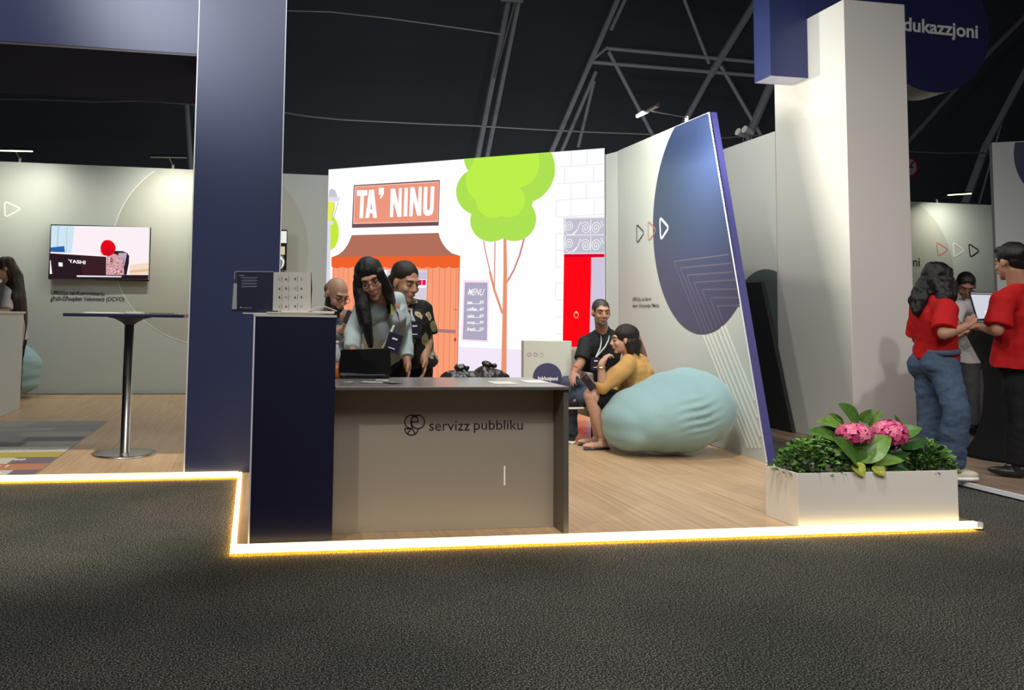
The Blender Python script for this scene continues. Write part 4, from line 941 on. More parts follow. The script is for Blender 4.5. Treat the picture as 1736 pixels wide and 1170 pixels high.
def hand(mb, wr, hd, pn, s=1, curl=.5, side=1):
    hd = Vector(hd).normalized(); pn = Vector(pn); pn = (pn-hd*pn.dot(hd)).normalized(); sd = hd.cross(pn)*side
    pc = wr+hd*.05*s; R = Matrix((sd, hd, pn)).transposed()
    mb.ell(pc, (.040*s, .052*s, .016*s), R, 14, 10); mb.cone(wr, .026*s, wr+hd*.03*s, .027*s)
    for k, (off_, L) in enumerate(((-.031, .060), (-.011, .072), (.010, .075), (.030, .066))):
        p = wr+hd*(.088-.006*abs(k-1.8))*s+sd*off_*s; dr = (hd+sd*off_*2.2).normalized(); c = 0
        for j, f_ in enumerate((.42, .33, .25)):
            c += curl*(.55+.1*(k % 2)); d_ = (dr*math.cos(c)+pn*math.sin(c)).normalized(); q = p+d_*L*f_*s
            mb.cone(p, (.0092-.0007*j)*s, q, (.0086-.0009*j)*s, True, 8); p = q
    p = wr+hd*.022*s+sd*.026*s; d_ = (hd*.55+sd*.75+pn*.3).normalized(); q = p+d_*.036*s; mb.cone(p, .013*s, q, .0105*s, True, 8)
    d2 = (hd*.9+sd*.2+pn*.5*curl).normalized(); mb.cone(q, .0105*s, q+d2*.03*s, .0085*s, True, 8)
class Human:
    def __init__(s, label, J, tf, hf, hu, skin, HS=1.05, wd=1.0, belly=1.0, bust=0, hands=True, vox=.0075, fat=1.0, nk=.054):
        s.J = J = {k: Vector(v) for k, v in J.items()}; s.fat = fat; s.skin = skin; s.HS = HS; s.wd = wd; s.belly = belly
        s.root = empty('person', tuple(J['base']), label, 'person')
        s.up = (J['neck']-J['pel']).normalized(); r = (J['shR']-J['shL']); r = (r-s.up*r.dot(s.up)).normalized(); f = s.up.cross(r)
        if f.dot(Vector(tf)) < 0: f = -f
        s.r, s.f = r, f; s.bust = bust
        s.hr, s.hf, s.hu = orth(hf, hu); s.HM = Matrix((s.hr, s.hf, s.hu)).transposed(); s.hc = J['head']
        mb = MB(); mb.loft(s.rings(0, -.10, 1.02)); s.arms(mb, 0); s.legs(mb, 0)
        mb.cone(J['neck']-s.up*.03, nk*1.15*HS, s.hc+s.HM@Vector((0, -.02, -.05))*HS, nk*HS)
        s.head(mb)
        if hands:
            for k in 'LR':
                if 'h'+k in J: hand(mb, J['wr'+k], J['h'+k], J.get('p'+k, Vector((0, 0, -1))), 1.0*HS, s.J.get('c'+k, Vector((.5, 0, 0))).x, 1 if k == 'L' else -1)
        s.lid = skin; s.body = fused('body', mb, skin, s.root, vox, smooth=3)
        s.eyes()
    def hp(s, x, y, z): return s.hc+s.HM@(Vector((x, y, z))*s.HS)
    def hell(s, mb, c, r, nu=20, nv=14): mb.ell(s.hp(*c), tuple(k*s.HS for k in r), s.HM, nu, nv)
    def rings(s, inf, t0, t1, flare=0):
        w0 = (s.J['shR']-s.J['shL']).length/2/.19; w0 = max(.85, min(1.1, w0))
        T = [(-.16, .13, .09), (-.08, .168, .108), (0, .178, .118), (.15, .166, .106*s.belly), (.35, .146*(1+(s.belly-1)*.6), .098*s.belly), (.55, .155, .106), (.72, .168, .112), (.86, .158, .098), (.95, .112, .078), (1.02, .062, .06)]
        out = []
        ts = sorted({t0, t1}|{t for t, _, _ in T if t0 < t < t1})
        for t in ts:
            for i in range(len(T)-1):
                if T[i][0] <= t <= T[i+1][0]+1e-9:
                    u = (t-T[i][0])/(T[i+1][0]-T[i][0]); w_ = T[i][1]*(1-u)+T[i+1][1]*u; d_ = T[i][2]*(1-u)+T[i+1][2]*u; break
            c = s.J['pel'].lerp(s.J['neck'], t)
            if 'mid' in s.J: c = c+(s.J['mid']-(s.J['pel']+s.J['neck'])/2)*math.sin(PI*max(0, min(1, t)))
            if s.bust and .5 < t < .8: d_ += .02*s.bust; c = c+s.f*.018*s.bust
            k = flare*max(0, .25-t)
            out.append((c, s.r*(w_*s.wd*s.fat*w0+inf+k), s.f*(d_*s.fat+inf+k)))
        return out
    def arms(s, mb, inf, cut=9, cuff=None):
        for k in 'LR':
            a, b, c = s.J['sh'+k], s.J['el'+k], s.J['wr'+k]; F_ = s.fat
            mb.ell(a, .056*F_+inf); c0 = s.J['pel'].lerp(s.J['neck'], .84); mb.cone(a, .054*F_+inf, c0, .06*F_+inf); mb.cone(a+s.up*.004, .046*F_+inf, s.J['neck']+s.up*.004, .048*F_+inf*.8)
            if cut < 1:
                e = a.lerp(b, cut); mb.cone(a, .055*F_+inf, a.lerp(b, cut*.5), .053*F_+inf); mb.tube([a.lerp(b, cut*.4), e], [.053*F_+inf, .050*F_+inf*1.35], 18); continue
            mb.cone(a, .054*F_+inf, b, .042*F_+inf); m_ = b.lerp(c, .3)
            e = c if cut >= 2 else b.lerp(c, cut-1)
            if cut >= 9: mb.cone(b, .041*F_, m_, .042*F_); mb.cone(m_, .042*F_, c, .027*F_)
            else: mb.ell(b, .042*F_+inf); mb.tube([b, b.lerp(e, .4), e], [.042*F_+inf, .043*F_+inf, .032*F_+inf*1.1], 18)
    def legs(s, mb, inf, to=1.0, wide=0):
        for k in 'LR':
            h, kn, an = s.J['hip'+k], s.J['kn'+k], s.J['an'+k]; F_ = s.fat
            mb.cone(h, .088*F_+inf, kn, .058*F_+inf)
            if to > 0:
                m_ = kn.lerp(an, .3)
                if inf == 0: mb.cone(kn, .055, m_, .056*F_); mb.cone(m_, .056*F_, an, .036)
                else: mb.ell(kn, .058*F_+inf); mb.tube([kn, m_, kn.lerp(an, to)], [.058*F_+inf, .058*F_+inf+wide*.5, .042+inf+wide], 18)
    def head(s, mb):
        h = s.hell
        h(mb, (0, -.015, .03), (.074, .094, .084)); h(mb, (0, .022, -.022), (.060, .068, .082)); h(mb, (0, .035, -.068), (.044, .048, .038)); h(mb, (0, .068, -.094), (.021, .019, .017))
        h(mb, (0, .072, .034), (.052, .020, .013))
        for x in (-1, 1): h(mb, (x*.036, .062, -.026), (.023, .022, .022)); h(mb, (x*.077, -.005, -.006), (.010, .019, .031)); h(mb, (x*.011, .094, -.030), (.009, .011, .008))
        mb.cone(s.hp(0, .088, .014), .0085*s.HS, s.hp(0, .108, -.024), .0115*s.HS); h(mb, (0, .088, -.056), (.024, .012, .011))
    def eyes(s, lipc=(.36, .12, .10)):
        for x in (-1, 1):
            e = MB(); s.hell(e, (x*.031, .0745, .008), (.0135, .013, .0072), 12, 8); eo = e.build('eye', M_eye, s.root, True)
            e = MB(); s.hell(e, (x*.0305, .0835, .007), (.0068, .0055, .0066), 10, 6); e.build('iris', M_iris, eo, True)
            e = MB(); s.hell(e, (x*.031, .0765, .0145), (.0150, .0125, .0050), 12, 8); e.build('eyelid', s.lid, eo, True)
            e = MB(); e.tube([s.hp(x*.014, .093, .030), s.hp(x*.032, .090, .036), s.hp(x*.050, .074, .030)], [.0035*s.HS, .004*s.HS, .002*s.HS], 6); e.build('eyebrow', MHB, s.root, True)
        l = MB(); s.hell(l, (0, .0935, -.0525), (.020, .0075, .0036), 12, 6); s.hell(l, (0, .0935, -.0595), (.017, .0075, .0045), 12, 6); l.build('lips', mat('lips', lipc, .4), s.root, True)
    def top(s, name, m, inf=.014, t0=-.05, t1=.955, cut=9, vox=.009, fold=.006, flare=0, fscale=8, fst=(1, 1, 1), extra=None):
        mb = MB(); mb.loft(s.rings(inf, t0, t1, flare)); s.arms(mb, inf, cut)
        if extra: extra(mb)
        return fused(name, mb, m, s.root, vox, smooth=3, fold=fold, fscale=fscale, fstretch=fst, seed=len(name))
    def trousers(s, m, inf=.016, t1=.18, wide=.01, vox=.011, fold=.007, name='trousers', to=.97):
        mb = MB(); mb.loft(s.rings(inf*.8, -.14, t1)); s.legs(mb, inf, to, wide); return fused(name, mb, m, s.root, vox, smooth=3, fold=fold, fscale=9, fstretch=(1, 1, 1.6), seed=4)
    def shoe(s, an, d_, m, L=.26, h=.08, sole=None):
        d_ = Vector((d_[0], d_[1], 0)).normalized(); an = Vector(an); z = max(P, an.z-.09); r_ = Vector((d_.y, -d_.x, 0)); R = Matrix((r_, d_, Vector((0, 0, 1)))).transposed()
        mb = MB(); c = Vector((an.x, an.y, z)); mb.ell(c+d_*.06+Vector((0, 0, .042)), (.045, L*.5, .036), R); mb.ell(c-d_*.01+Vector((0, 0, .06)), (.042, .055, .055), R); mb.cone(c+Vector((0, 0, .06)), .042, c+Vector((0, 0, .11)), .04)
        o = fused('shoe', mb, m, s.root, .008, smooth=2)
        if sole:
            sm = MB(); n = 24; sm.prism([c+d_*.06+d_*(L*.5*math.sin(2*PI*k/n))+r_*(.047*math.cos(2*PI*k/n))+Vector((0, 0, .004)) for k in range(n)], (0, 0, .02)); q = sm.build('sole', sole, o, True)
    def hair(s, items, m, vox=.006, fold=.004, fscale=22, fst=(1, 1, .25), smooth=3, name='hair'):
        mb = MB()
        for it in items:
            if not isinstance(it[0], list): s.hell(mb, it[0], it[1])
            else:
                pts = it[0]; rs = it[1]; pts = [s.hp(*p) if len(p) == 3 and not isinstance(p, Vector) else p for p in pts]
                for i in range(len(pts)-1): mb.cone(pts[i], rs[i], pts[i+1], rs[i+1], True, 12)
        return fused(name, mb, m, s.root, vox, smooth=smooth, fold=fold, fscale=fscale, fstretch=fst)
    def badge(s, q, nk=(.05, .05), size=(.085, .125), tilt=0, m=M_lan, yo=.0, xr=None):
        """lanyard from both neck sides to badge top q (world point on chest front)"""
        q = Vector(q); r_ = xr or Vector((1, 0, 0)); r_ = Vector(r_).normalized(); dn = Vector((0, 0, -1)); r_ = (r_+dn*tilt).normalized(); n_ = r_.cross(Vector((0, 0, 1))).normalized(); d2 = r_.cross(n_).normalized(); d2 = d2 if d2.z < 0 else -d2
        n_ = n_ if n_.y < 0 else -n_
        for sg in (-1, 1):
            a = s.J['neck']+s.r*sg*nk[0]+s.f*nk[1]-s.up*.0; midp = a.lerp(q, .5)+s.f*.035
            mb = MB(); pts = [a, a.lerp(midp, .5)+s.f*.012, midp, midp.lerp(q, .6), q]
            w_ = .008
            side = (q-a).normalized().cross(s.f).normalized()
            for i in range(4): mb.prism([pts[i]-side*w_, pts[i]+side*w_, pts[i+1]+side*w_, pts[i+1]-side*w_], s.f*.003)
            mb.build('lanyard', m, s.root)
        bm_ = MB().prism([q-r_*size[0]/2, q+r_*size[0]/2, q+r_*size[0]/2+d2*size[1], q-r_*size[0]/2+d2*size[1]], n_*.004); bo = bm_.build('badge', M_badge, s.root)
        lb = MB(); c = q+d2*size[1]*.28+n_*.0052; lb.poly([c-r_*.018-d2*.006, c+r_*.018-d2*.006, c+r_*.018+d2*.004, c-r_*.018+d2*.006]); lb.build('badge_print', M_inkw, bo, fixn=False)
        lb = MB(); c = q+d2*size[1]*.78+n_*.0052; lb.poly([c-r_*.026-d2*.003, c+r_*.02-d2*.003, c+r_*.02+d2*.003, c-r_*.026+d2*.003]); lb.build('badge_print', M_inkw, bo, fixn=False)
    def glasses(s):
        mb = MB()
        for x in (-1, 1):
            pts = [s.hp(x*.032+.021*math.cos(a), .105-.004*abs(math.cos(a)), .006+.0165*math.sin(a)) for a in np.linspace(0, 2*PI, 17)]
            mb.tube(pts, .0018*s.HS, 5, False); mb.tube([s.hp(x*.053, .100, .010), s.hp(x*.076, .05, .008), s.hp(x*.082, -.005, .006)], .0018*s.HS, 5)
        mb.tube([s.hp(-.011, .106, .010), s.hp(.011, .106, .010)], .0018*s.HS, 5); mb.build('glasses', M_lens, s.root)
def standlegs(J, dx=.09, kn=.49, fw=(0, -1, 0), spread=0, zf=P):
    p = Vector(J['pel']); r = (Vector(J['shR'])-Vector(J['shL'])); r.z = 0; r.normalize()
    for k, sg in (('L', -1), ('R', 1)):
        J['hip'+k] = p+r*sg*dx-Vector((0, 0, .03)); J['kn'+k] = Vector((p.x, p.y, zf+kn-.02))+r*sg*(dx+spread*.5)+Vector(fw)*.02; J['an'+k] = Vector((p.x, p.y, zf+.09))+r*sg*(dx+spread)
    J['base'] = Vector((p.x, p.y, zf)); return J
V = Vector
# 1 woman in pale jacket leaning over the laptop
J = dict(head=at(629, 475, 5.28), neck=at(650, 517, 5.50), shL=at(615, 527, 5.36), shR=at(671, 512, 5.62), elL=at(599, 562, 5.34), wrL=at(597, 598, 5.12), elR=at(684, 560, 5.74), wrR=at(690, 612, 5.62), pel=at(650, 604, 5.85), hL=(0, -.8, -.5), pL=(0, -.4, -.9), hR=(.1, -.1, -1), pR=(-1, 0, 0))
standlegs(J)
M_jac = mat('jacket_pale', (.42, .52, .53), .6, spec=.3, bump=.25, bscale=25); M_blk = mat('black_cloth', (.010, .010, .012), .8, spec=.2, bump=.3, bscale=30)
h = Human('woman with long black hair and glasses in a pale blue jacket leaning over the laptop', J, (0, -1, 0), (-.14, -.90, -.34), (-.30, 0, .95), SK2, 1.06, bust=1)
h.top('jacket', M_jac, .015, .06, .90, 1.88, fold=.011, fscale=9)
q = h.J['neck']+h.f*.02
mb = MB(); mb.loft([(h.J['pel'].lerp(h.J['neck'], t)+h.f*(.052+.03*t), h.r*w_, h.f*.095) for t, w_ in ((.12, .09), (.45, .09), (.75, .085), (.90, .075), (.96, .05))]); fused('blouse', mb, mat('blouse_grey', (.30, .33, .34), .7, spec=.2, bump=.3, bscale=30), h.root, .009, smooth=3, fold=.006)
h.trousers(M_blk, .016, .30)
h.hair([((0, -.028, .048), (.088, .104, .090)), ((.060, -.012, .01), (.032, .078, .078)), ((-.060, -.012, .01), (.032, .078, .078)),
        ([(.066, .02, .05), (.076, .028, -.02), at(615, 500, 5.26), at(617, 524, 5.21), at(621, 550, 5.19), at(628, 586, 5.2)], [.030, .036, .042, .044, .040, .016]),
        ([(.075, -.02, .0), at(609, 500, 5.32), at(611, 522, 5.26), at(616, 548, 5.22), at(624, 572, 5.2)], [.04, .036, .034, .032, .02]),
        ([(-.070, .03, .04), (-.078, .028, -.03), (-.082, .015, -.09), at(663, 512, 5.42), at(659, 530, 5.40)], [.026, .032, .034, .032, .012])], MH, fold=.005, name='long_hair')
h.glasses()
h.badge(at(672, 566, 5.36), tilt=.32, size=(.098, .125), m=mat('lanyard_navy', (.03, .04, .09), .5), xr=(1, .1, 0)); 
mb = MB(); mb.tube([at(662, 506, 5.40), at(664, 522, 5.37), at(664, 534, 5.37)], .008, 8); mb.build('scarf_trim', mat('yellow_trim', (.55, .62, .10), .6), h.root)
mb = MB(); mb.tube([at(668, 552, 5.36), at(658, 575, 5.38), at(648, 590, 5.4)], [.008, .010, .006], 8); mb.build('ribbon', M_inkw, h.root)
# 2 woman in floral blouse
J = dict(head=at(688, 479, 5.92), neck=at(689, 519, 6.0), shL=at(652, 532, 6.12), shR=at(716, 528, 6.00), elL=at(650, 575, 6.15), wrL=at(665, 600, 5.95), elR=at(724, 575, 6.02), wrR=at(719, 607, 5.88), pel=at(690, 608, 6.08), hR=(-.05, -.25, -1), pR=(-1, 0, 0))
standlegs(J)
def floral():
    m = mat('floral_cloth', (.012, .011, .011), .75, spec=.2); nt = m.node_tree; b = nt.nodes['Principled BSDF']; tc = nt.nodes.new('ShaderNodeTexCoord')
    n1 = nt.nodes.new('ShaderNodeTexNoise'); n1.inputs['Scale'].default_value = 14; nt.links.new(tc.outputs['Object'], n1.inputs[0])
    mx = nt.nodes.new('ShaderNodeMix'); mx.data_type = 'VECTOR'; mx.inputs[0].default_value = .06; nt.links.new(tc.outputs['Object'], mx.inputs[4]); nt.links.new(n1.outputs['Color'], mx.inputs[5])
    v = nt.nodes.new('ShaderNodeTexVoronoi'); v.inputs['Scale'].default_value = 11; nt.links.new(mx.outputs[1], v.inputs['Vector'])
    r = nt.nodes.new('ShaderNodeValToRGB'); e = r.color_ramp.elements; r.color_ramp.interpolation = 'CONSTANT'
    e[0].position = 0; e[0].color = (1, 1, 1, 1); e[1].position = .42; e[1].color = (0, 0, 0, 1)
    for p_, c_ in ((.10, .3), (.15, 1), (.24, .4), (.29, .9)): x = e.new(p_); x.color = (c_, c_, c_, 1)
    nt.links.new(v.outputs['Distance'], r.inputs[0])
    c2 = nt.nodes.new('ShaderNodeValToRGB'); k = c2.color_ramp.elements; c2.color_ramp.interpolation = 'CONSTANT'; k[0].color = (.42, .36, .22, 1); k[1].position = .95; k[1].color = (.012, .011, .011, 1)
    for p_, c_ in ((.28, (.46, .40, .38, 1)), (.5, (.20, .19, .10, 1))): x = k.new(p_); x.color = c_
    sp = nt.nodes.new('ShaderNodeSeparateColor'); nt.links.new(v.outputs['Color'], sp.inputs[0]); nt.links.new(sp.outputs[0], c2.inputs[0])
    m2 = nt.nodes.new('ShaderNodeMix'); m2.data_type = 'RGBA'; nt.links.new(r.outputs[0], m2.inputs[0]); m2.inputs[6].default_value = (.012, .011, .011, 1); nt.links.new(c2.outputs[0], m2.inputs[7]); nt.links.new(m2.outputs[2], b.inputs['Base Color']); return m
h = Human('woman with tied back hair in a black floral blouse standing behind the counter', J, (.2, -1, 0), (.42, -.82, -.30), (0, 0, 1), SK2, 1.15, bust=1, belly=1.35, fat=1.1)
h.top('floral_blouse', floral(), .022, -.08, .95, .85, fold=.008, flare=.15)
h.trousers(M_blk, .012, .1)
h.hair([((0, -.030, .046), (.084, .100, .086)), ((.03, -.10, -.03), (.035, .045, .06)), ([(.03, -.11, -.03), (.06, -.10, -.09), (.07, -.07, -.12)], [.04, .035, .02])], MHB, name='tied_hair')
h.badge(at(703, 545, 5.78), size=(.09, .115), xr=(1, .1, 0))
# 3 bald bearded man on a bar stool
J = dict(head=at(570, 500, 6.72), neck=at(562, 532, 6.92), shL=at(537, 543, 6.86), shR=at(594, 541, 6.98), elL=at(548, 577, 6.72), wrL=at(581, 558, 6.5), elR=at(604, 577, 6.85), wrR=at(597, 558, 6.55), pel=at(562, 600, 7.1), hipL=at(548, 603, 7.05), hipR=at(573, 603, 7.1), knL=at(565, 600, 6.65), knR=at(598, 584, 6.68), hL=(.6, -.4, .5), hR=(-.5, -.4, .5), pL=(.3, -.3, .8), pR=(-.3, -.3, .8))
J['anL'] = V((J['knL'].x, J['knL'].y+.05, .42)); J['anR'] = V((J['knR'].x, J['knR'].y+.05, .42)); J['base'] = V((J['pel'].x, J['pel'].y, P))
M_gs = mat('shirt_grey', (.20, .22, .26), .75, spec=.2, bump=.3, bscale=30)
h = Human('bald bearded man with glasses in a grey shirt looking at his phone', J, (.2, -1, 0), (.42, -.78, -.46), (.05, 0, 1), SK1, 1.16, fat=1.05, belly=1.2)
h.top('shirt', M_gs, .018, .0, .96, 1.85, fold=.008); h.trousers(mat('trousers_grey', (.24, .24, .26), .8), .012, .12)
h.hair([((0, .040, -.078), (.060, .058, .045)), ((0, .072, -.100), (.036, .030, .040)), ((-.055, .012, -.045), (.014, .03, .04)), ((.055, .012, -.045), (.014, .03, .04))], MHB, fold=.004, fst=(1, 1, 1), name='beard')
h.hair([((0, -.030, .018), (.076, .088, .056))], mat('stubble', (.17, .10, .075), .7), fold=.0, name='shaved_hair')
h.glasses()
for k in 'LR': h.shoe(J['an'+k], (0, -1), M_black)
st = empty('bar_stool', (J['pel'].x, J['pel'].y+.0, P), 'dark bar stool carrying the bald man with the phone', 'stool')
sc = V((J['pel'].x, J['pel'].y+.02, 0)); zs = J['hipL'].z-.115
MB().lathe((sc.x, sc.y, zs-.05), [(.17, 0), (.19, .02), (.18, .045), (.1, .05)], 24).build('seat', M_black, st, True)
MB().lathe((sc.x, sc.y, P+.02), [(.022, 0), (.022, zs-.05-P-.02)], 12).build('pole', M_darkalu, st); MB().lathe((sc.x, sc.y, P+.001), [(.21, 0), (.21, .008), (.03, .02)], 28).build('base', M_darkalu, st, True)
MB().tube([(sc.x+.15*math.cos(a), sc.y+.15*math.sin(a)-.05, .33) for a in np.linspace(0, 2*PI, 17)], .01, 6, False).build('foot_ring', M_darkalu, st)
def phone(label, c, up, n_, w_=.072, hh=.145):
    up = V(up).normalized(); n_ = V(n_); n_ = (n_-up*n_.dot(up)).normalized(); r_ = up.cross(n_); c = V(c)
    t = empty('phone', tuple(c), label, 'phone'); q = [c-r_*w_/2-up*hh/2, c+r_*w_/2-up*hh/2, c+r_*w_/2+up*hh/2, c-r_*w_/2+up*hh/2]
    MB().prism(round_poly(q, .008, 3), n_*.008).build('case', mat('phone_case', (.03, .02, .03), .25), t)
    cc = c+up*hh*.32+r_*w_*.2+n_*.009; u_ = up
    MB().prism([cc-r_*.014-up*.014, cc+r_*.014-up*.014, cc+r_*.014+up*.014, cc-r_*.014+up*.014], n_*.002).build('camera_bump', mat('phone_cam', (.10, .04, .05), .2), t); return t
phone('dark phone held by the bald man', at(591, 539, 6.42), (.35, .5, .7), (.2, -1, .3), .065, .12)
# 4 man in black polo
J = dict(head=at(1019, 530, 7.66), neck=at(1022, 564, 7.78), shL=at(993, 582, 7.80), shR=at(1054, 581, 7.86), elL=at(984, 616, 7.72), wrL=at(973, 632, 7.42), elR=at(1090, 604, 7.92), wrR=at(1082, 574, 7.7), pel=at(1016, 655, 7.98), hipL=at(1003, 660, 7.92), hipR=at(1030, 660, 7.95), knL=at(961, 652, 7.42), knR=at(996, 672, 7.40), anL=at(967, 742, 7.5), anR=at(974, 682, 7.36), hL=(-.45, -.6, -.5), pL=(0, -.3, -1), cL=(.7, 0, 0), hR=(-.4, -.2, .8), pR=(-1, 0, 0))
J['base'] = V((J['pel'].x, J['pel'].y, P))
h = Human('man in a black polo shirt with a white lanyard sitting beside the display board', J, (-.2, -1, 0), (-.12, -.97, -.12), (0, 0, 1), SK3, 1.08, fat=1.04, belly=1.1)
M_polo = mat('polo_black', (.016, .017, .019), .8, spec=.2, bump=.25, bscale=30)
h.top('polo_shirt', M_polo, .020, -.02, .96, .82, fold=.008, extra=lambda mb: mb.cone(h.J['neck']-h.up*.03, .085, h.J['neck']+h.up*.02, .072))
M_jean = mat('denim', (.055, .085, .14), .85, spec=.15, noise_amt=.14, nscale=60, bump=.3, bscale=40)
h.trousers(mat('denim_grey', (.05, .065, .095), .85, spec=.15, noise_amt=.2, nscale=25, bump=.3, bscale=40), .018, .12)
h.hair([((0, -.021, .036), (.0785, .0965, .0865)), ((0, -.05, .0), (.074, .06, .06))], MHG, fold=.003, fst=(1, 1, 1), name='short_hair')
h.hair([((0, .046, -.080), (.046, .046, .032)), ((0, .078, -.092), (.024, .018, .018))], mat('beard_grey', (.13, .09, .075), .8), fold=.001, name='beard')
h.badge(at(1010, 606, 7.58), size=(.095, .12))
h.shoe(J['anL'], (-.3, -1), M_black, sole=M_inkw)
a_ = J['anR']; mb = MB(); mb.ell(a_+V((-.07, -.02, -.015)), (.14, .045, .035), Matrix.Rotation(.15, 3, 'Y')); mb.cone(a_+V((.02, 0, .01)), .045, a_, .045); so = fused('shoe', mb, M_black, h.root, .008)
MB().box(a_.x-.22, a_.x+.07, a_.y-.066, a_.y+.02, a_.z-.058, a_.z-.040).build('sole', M_inkw, so, bevel=.008)
mb = MB(); q = J['wrL']+V((.03, .05, .02)); mb.tube([q+V((.036*math.cos(t), .01*math.sin(t), .036*math.sin(t))) for t in np.linspace(0, 2*PI, 15)], .005, 6, False); mb.build('bracelet', mat('red_band', (.6, .03, .03), .5), h.root)
ac_ = empty('armchair', (J['pel'].x, J['pel'].y+.1, P), 'low beige armchair under the man in the black polo', 'armchair')
M_bei = mat('beige_fabric', (.30, .27, .22), .85, spec=.15); pc = J['pel']
MB().box(pc.x-.20, pc.x+.28, pc.y-.36, pc.y+.28, .24, pc.z-.125).build('seat', M_bei, ac_, bevel=.03)
MB().box(pc.x-.24, pc.x+.34, pc.y+.285, pc.y+.40, .24, .88).build('backrest', M_bei, ac_, bevel=.03)
for sx in (-1, 1): MB().box(pc.x+.05+sx*.28-.035, pc.x+.05+sx*.28+.035, pc.y-.34, pc.y+.283, .24, .66).build('armrest', M_bei, ac_, bevel=.02)
for sx in (-.21, .29):
    for sy in (-.32, .34): MB().tube([(pc.x+sx, pc.y+sy, P+.001), (pc.x+sx, pc.y+sy, .25)], .012, 8).build('leg', M_darkalu, ac_)
# 5 seated woman in tan jacket
J = dict(head=at(1057, 577, 7.10), neck=at(1071, 606, 7.12), shL=at(1062, 622, 6.94), shR=at(1086, 616, 7.30), elL=at(1022, 656, 6.90), wrL=at(1019, 618, 6.86), elR=at(1040, 668, 7.28), wrR=at(1008, 653, 7.1), pel=at(1073, 684, 7.12), hipL=at(1066, 690, 7.02), hipR=at(1072, 688, 7.22), knL=at(1000, 670, 6.98), knR=at(1004, 664, 7.2), anL=at(1022, 741, 7.02), anR=at(1012, 738, 7.26), hL=(.55, .1, .75), pL=(.5, 0, -.6), cL=(1.0, 0, 0), hR=(-.9, -.2, .1), pR=(0, 0, 1), cR=(.8, 0, 0))
J['mid'] = (V(J['neck'])+V(J['pel']))/2+V((.07, 0, 0)); J['base'] = V((J['pel'].x, J['pel'].y, P))
h = Human('woman in a tan jacket and black skirt sitting on the large teal bean bag', J, (-1, -.2, 0), (-.95, .22, -.08), (.12, 0, 1), SK1, 1.06, bust=1)
M_tan = mat('tan_jacket', (.50, .285, .09), .7, spec=.25, bump=.3, bscale=22)
h.top('jacket', M_tan, .024, -.06, .975, 1.18, fold=.011, fscale=8)
mb = MB(); mb.loft(h.rings(.012, -.14, .2)); 
for k in 'LR': mb.tube([h.J['hip'+k], h.J['hip'+k].lerp(h.J['kn'+k], .85)], [.105, .078], 18); mb.ell(h.J['hip'+k], .105)
fused('skirt', mb, M_blk, h.root, .01, smooth=4)
h.hair([((0, -.030, .046), (.090, .108, .092)), ((0, -.055, -.02), (.086, .078, .085)), ([(-.06, -.03, -.02), (-.065, -.04, -.09)], [.04, .035]), ([(.06, -.03, -.02), (.065, -.04, -.09)], [.04, .035]), ([(0, -.10, -.04), (0, -.09, -.11)], [.055, .04])], MHB, fold=.004, name='bob_hair')
M_sand = mat('sandal', (.30, .24, .18), .6)
for k in 'LR':
    a_ = h.J['an'+k]; mb = MB(); mb.ell(V((a_.x-.07, a_.y-.01, P+.036)), (.125, .040, .030)); mb.ell(V((a_.x+.0, a_.y, P+.05)), (.045, .036, .045)); mb.cone(a_, .034, V((a_.x-.01, a_.y, P+.06)), .034); fo = fused('foot', mb, SK1, h.root, .008)
    MB().tube([V((a_.x-.19, a_.y-.03, P+.012)), V((a_.x-.06, a_.y-.045, P+.012)), V((a_.x+.05, a_.y-.03, P+.012))], .011, 8).build('sandal_sole', M_black, fo); MB().tube([V((a_.x-.12, a_.y-.05, P+.02)), V((a_.x-.11, a_.y-.01, P+.068)), V((a_.x-.12, a_.y+.03, P+.02))], .007, 6).build('sandal_strap', M_sand, fo)
q = V(J['wrL']); mb = MB(); mb.tube([q+V((.032*math.cos(t), .032*math.sin(t), .006*math.sin(t)-.02)) for t in np.linspace(0, 2*PI, 17)], .006, 6, False); mb.build('watch_band', mat('gold', (.6, .42, .2), .3, 1), h.root)
phone('dark phone held over the knee of the woman in the tan jacket', at(997, 649, 6.92), (-.5, 0, .6), (0, -1, .3))
# 6 woman in red shirt seen from behind
J = dict(head=at(1589, 478, 5.56), neck=at(1582, 513, 5.52), shL=at(1561, 524, 5.66), shR=at(1603, 524, 5.36), elL=at(1556, 575, 5.75), wrL=at(1615, 572, 5.8), elR=at(1600, 566, 5.26), wrR=at(1632, 556, 5.22), pel=at(1588, 612, 5.55), hipL=at(1574, 620, 5.62), hipR=at(1598, 620, 5.46), knL=at(1578, 700, 5.60), knR=at(1622, 696, 5.30), anL=at(1579, 785, 5.62), anR=at(1612, 792, 5.38), hR=(.75, .2, .35), pR=(0, 0, 1), cR=(.4, 0, 0), hL=(.9, 0, .2), pL=(0, 0, 1))
J['base'] = V((J['pel'].x, J['pel'].y, P))
h = Human('woman in a red shirt and blue jeans with long dark curls, seen from behind', J, (.8, .6, 0), (.72, .62, -.25), (0, 0, 1), SK3, 1.05)
M_red = mat('red_shirt', (.42, .008, .010), .75, spec=.2, bump=.25, bscale=22)
h.top('tshirt', M_red, .026, .06, .96, .9, fold=.009)
def butt(mb): pass
mb = MB(); mb.loft(h.rings(.014, -.14, .16)); h.legs(mb, .024, .97, .02); mb.ell(h.J['hipL']-h.f*.05+V((0, 0, .01)), (.10, .10, .11)); mb.ell(h.J['hipR']-h.f*.05+V((0, 0, .01)), (.10, .10, .11)); fused('jeans', mb, M_jean, h.root, .011, smooth=3, fold=.010, fscale=10, fstretch=(1, 1, 1.7))
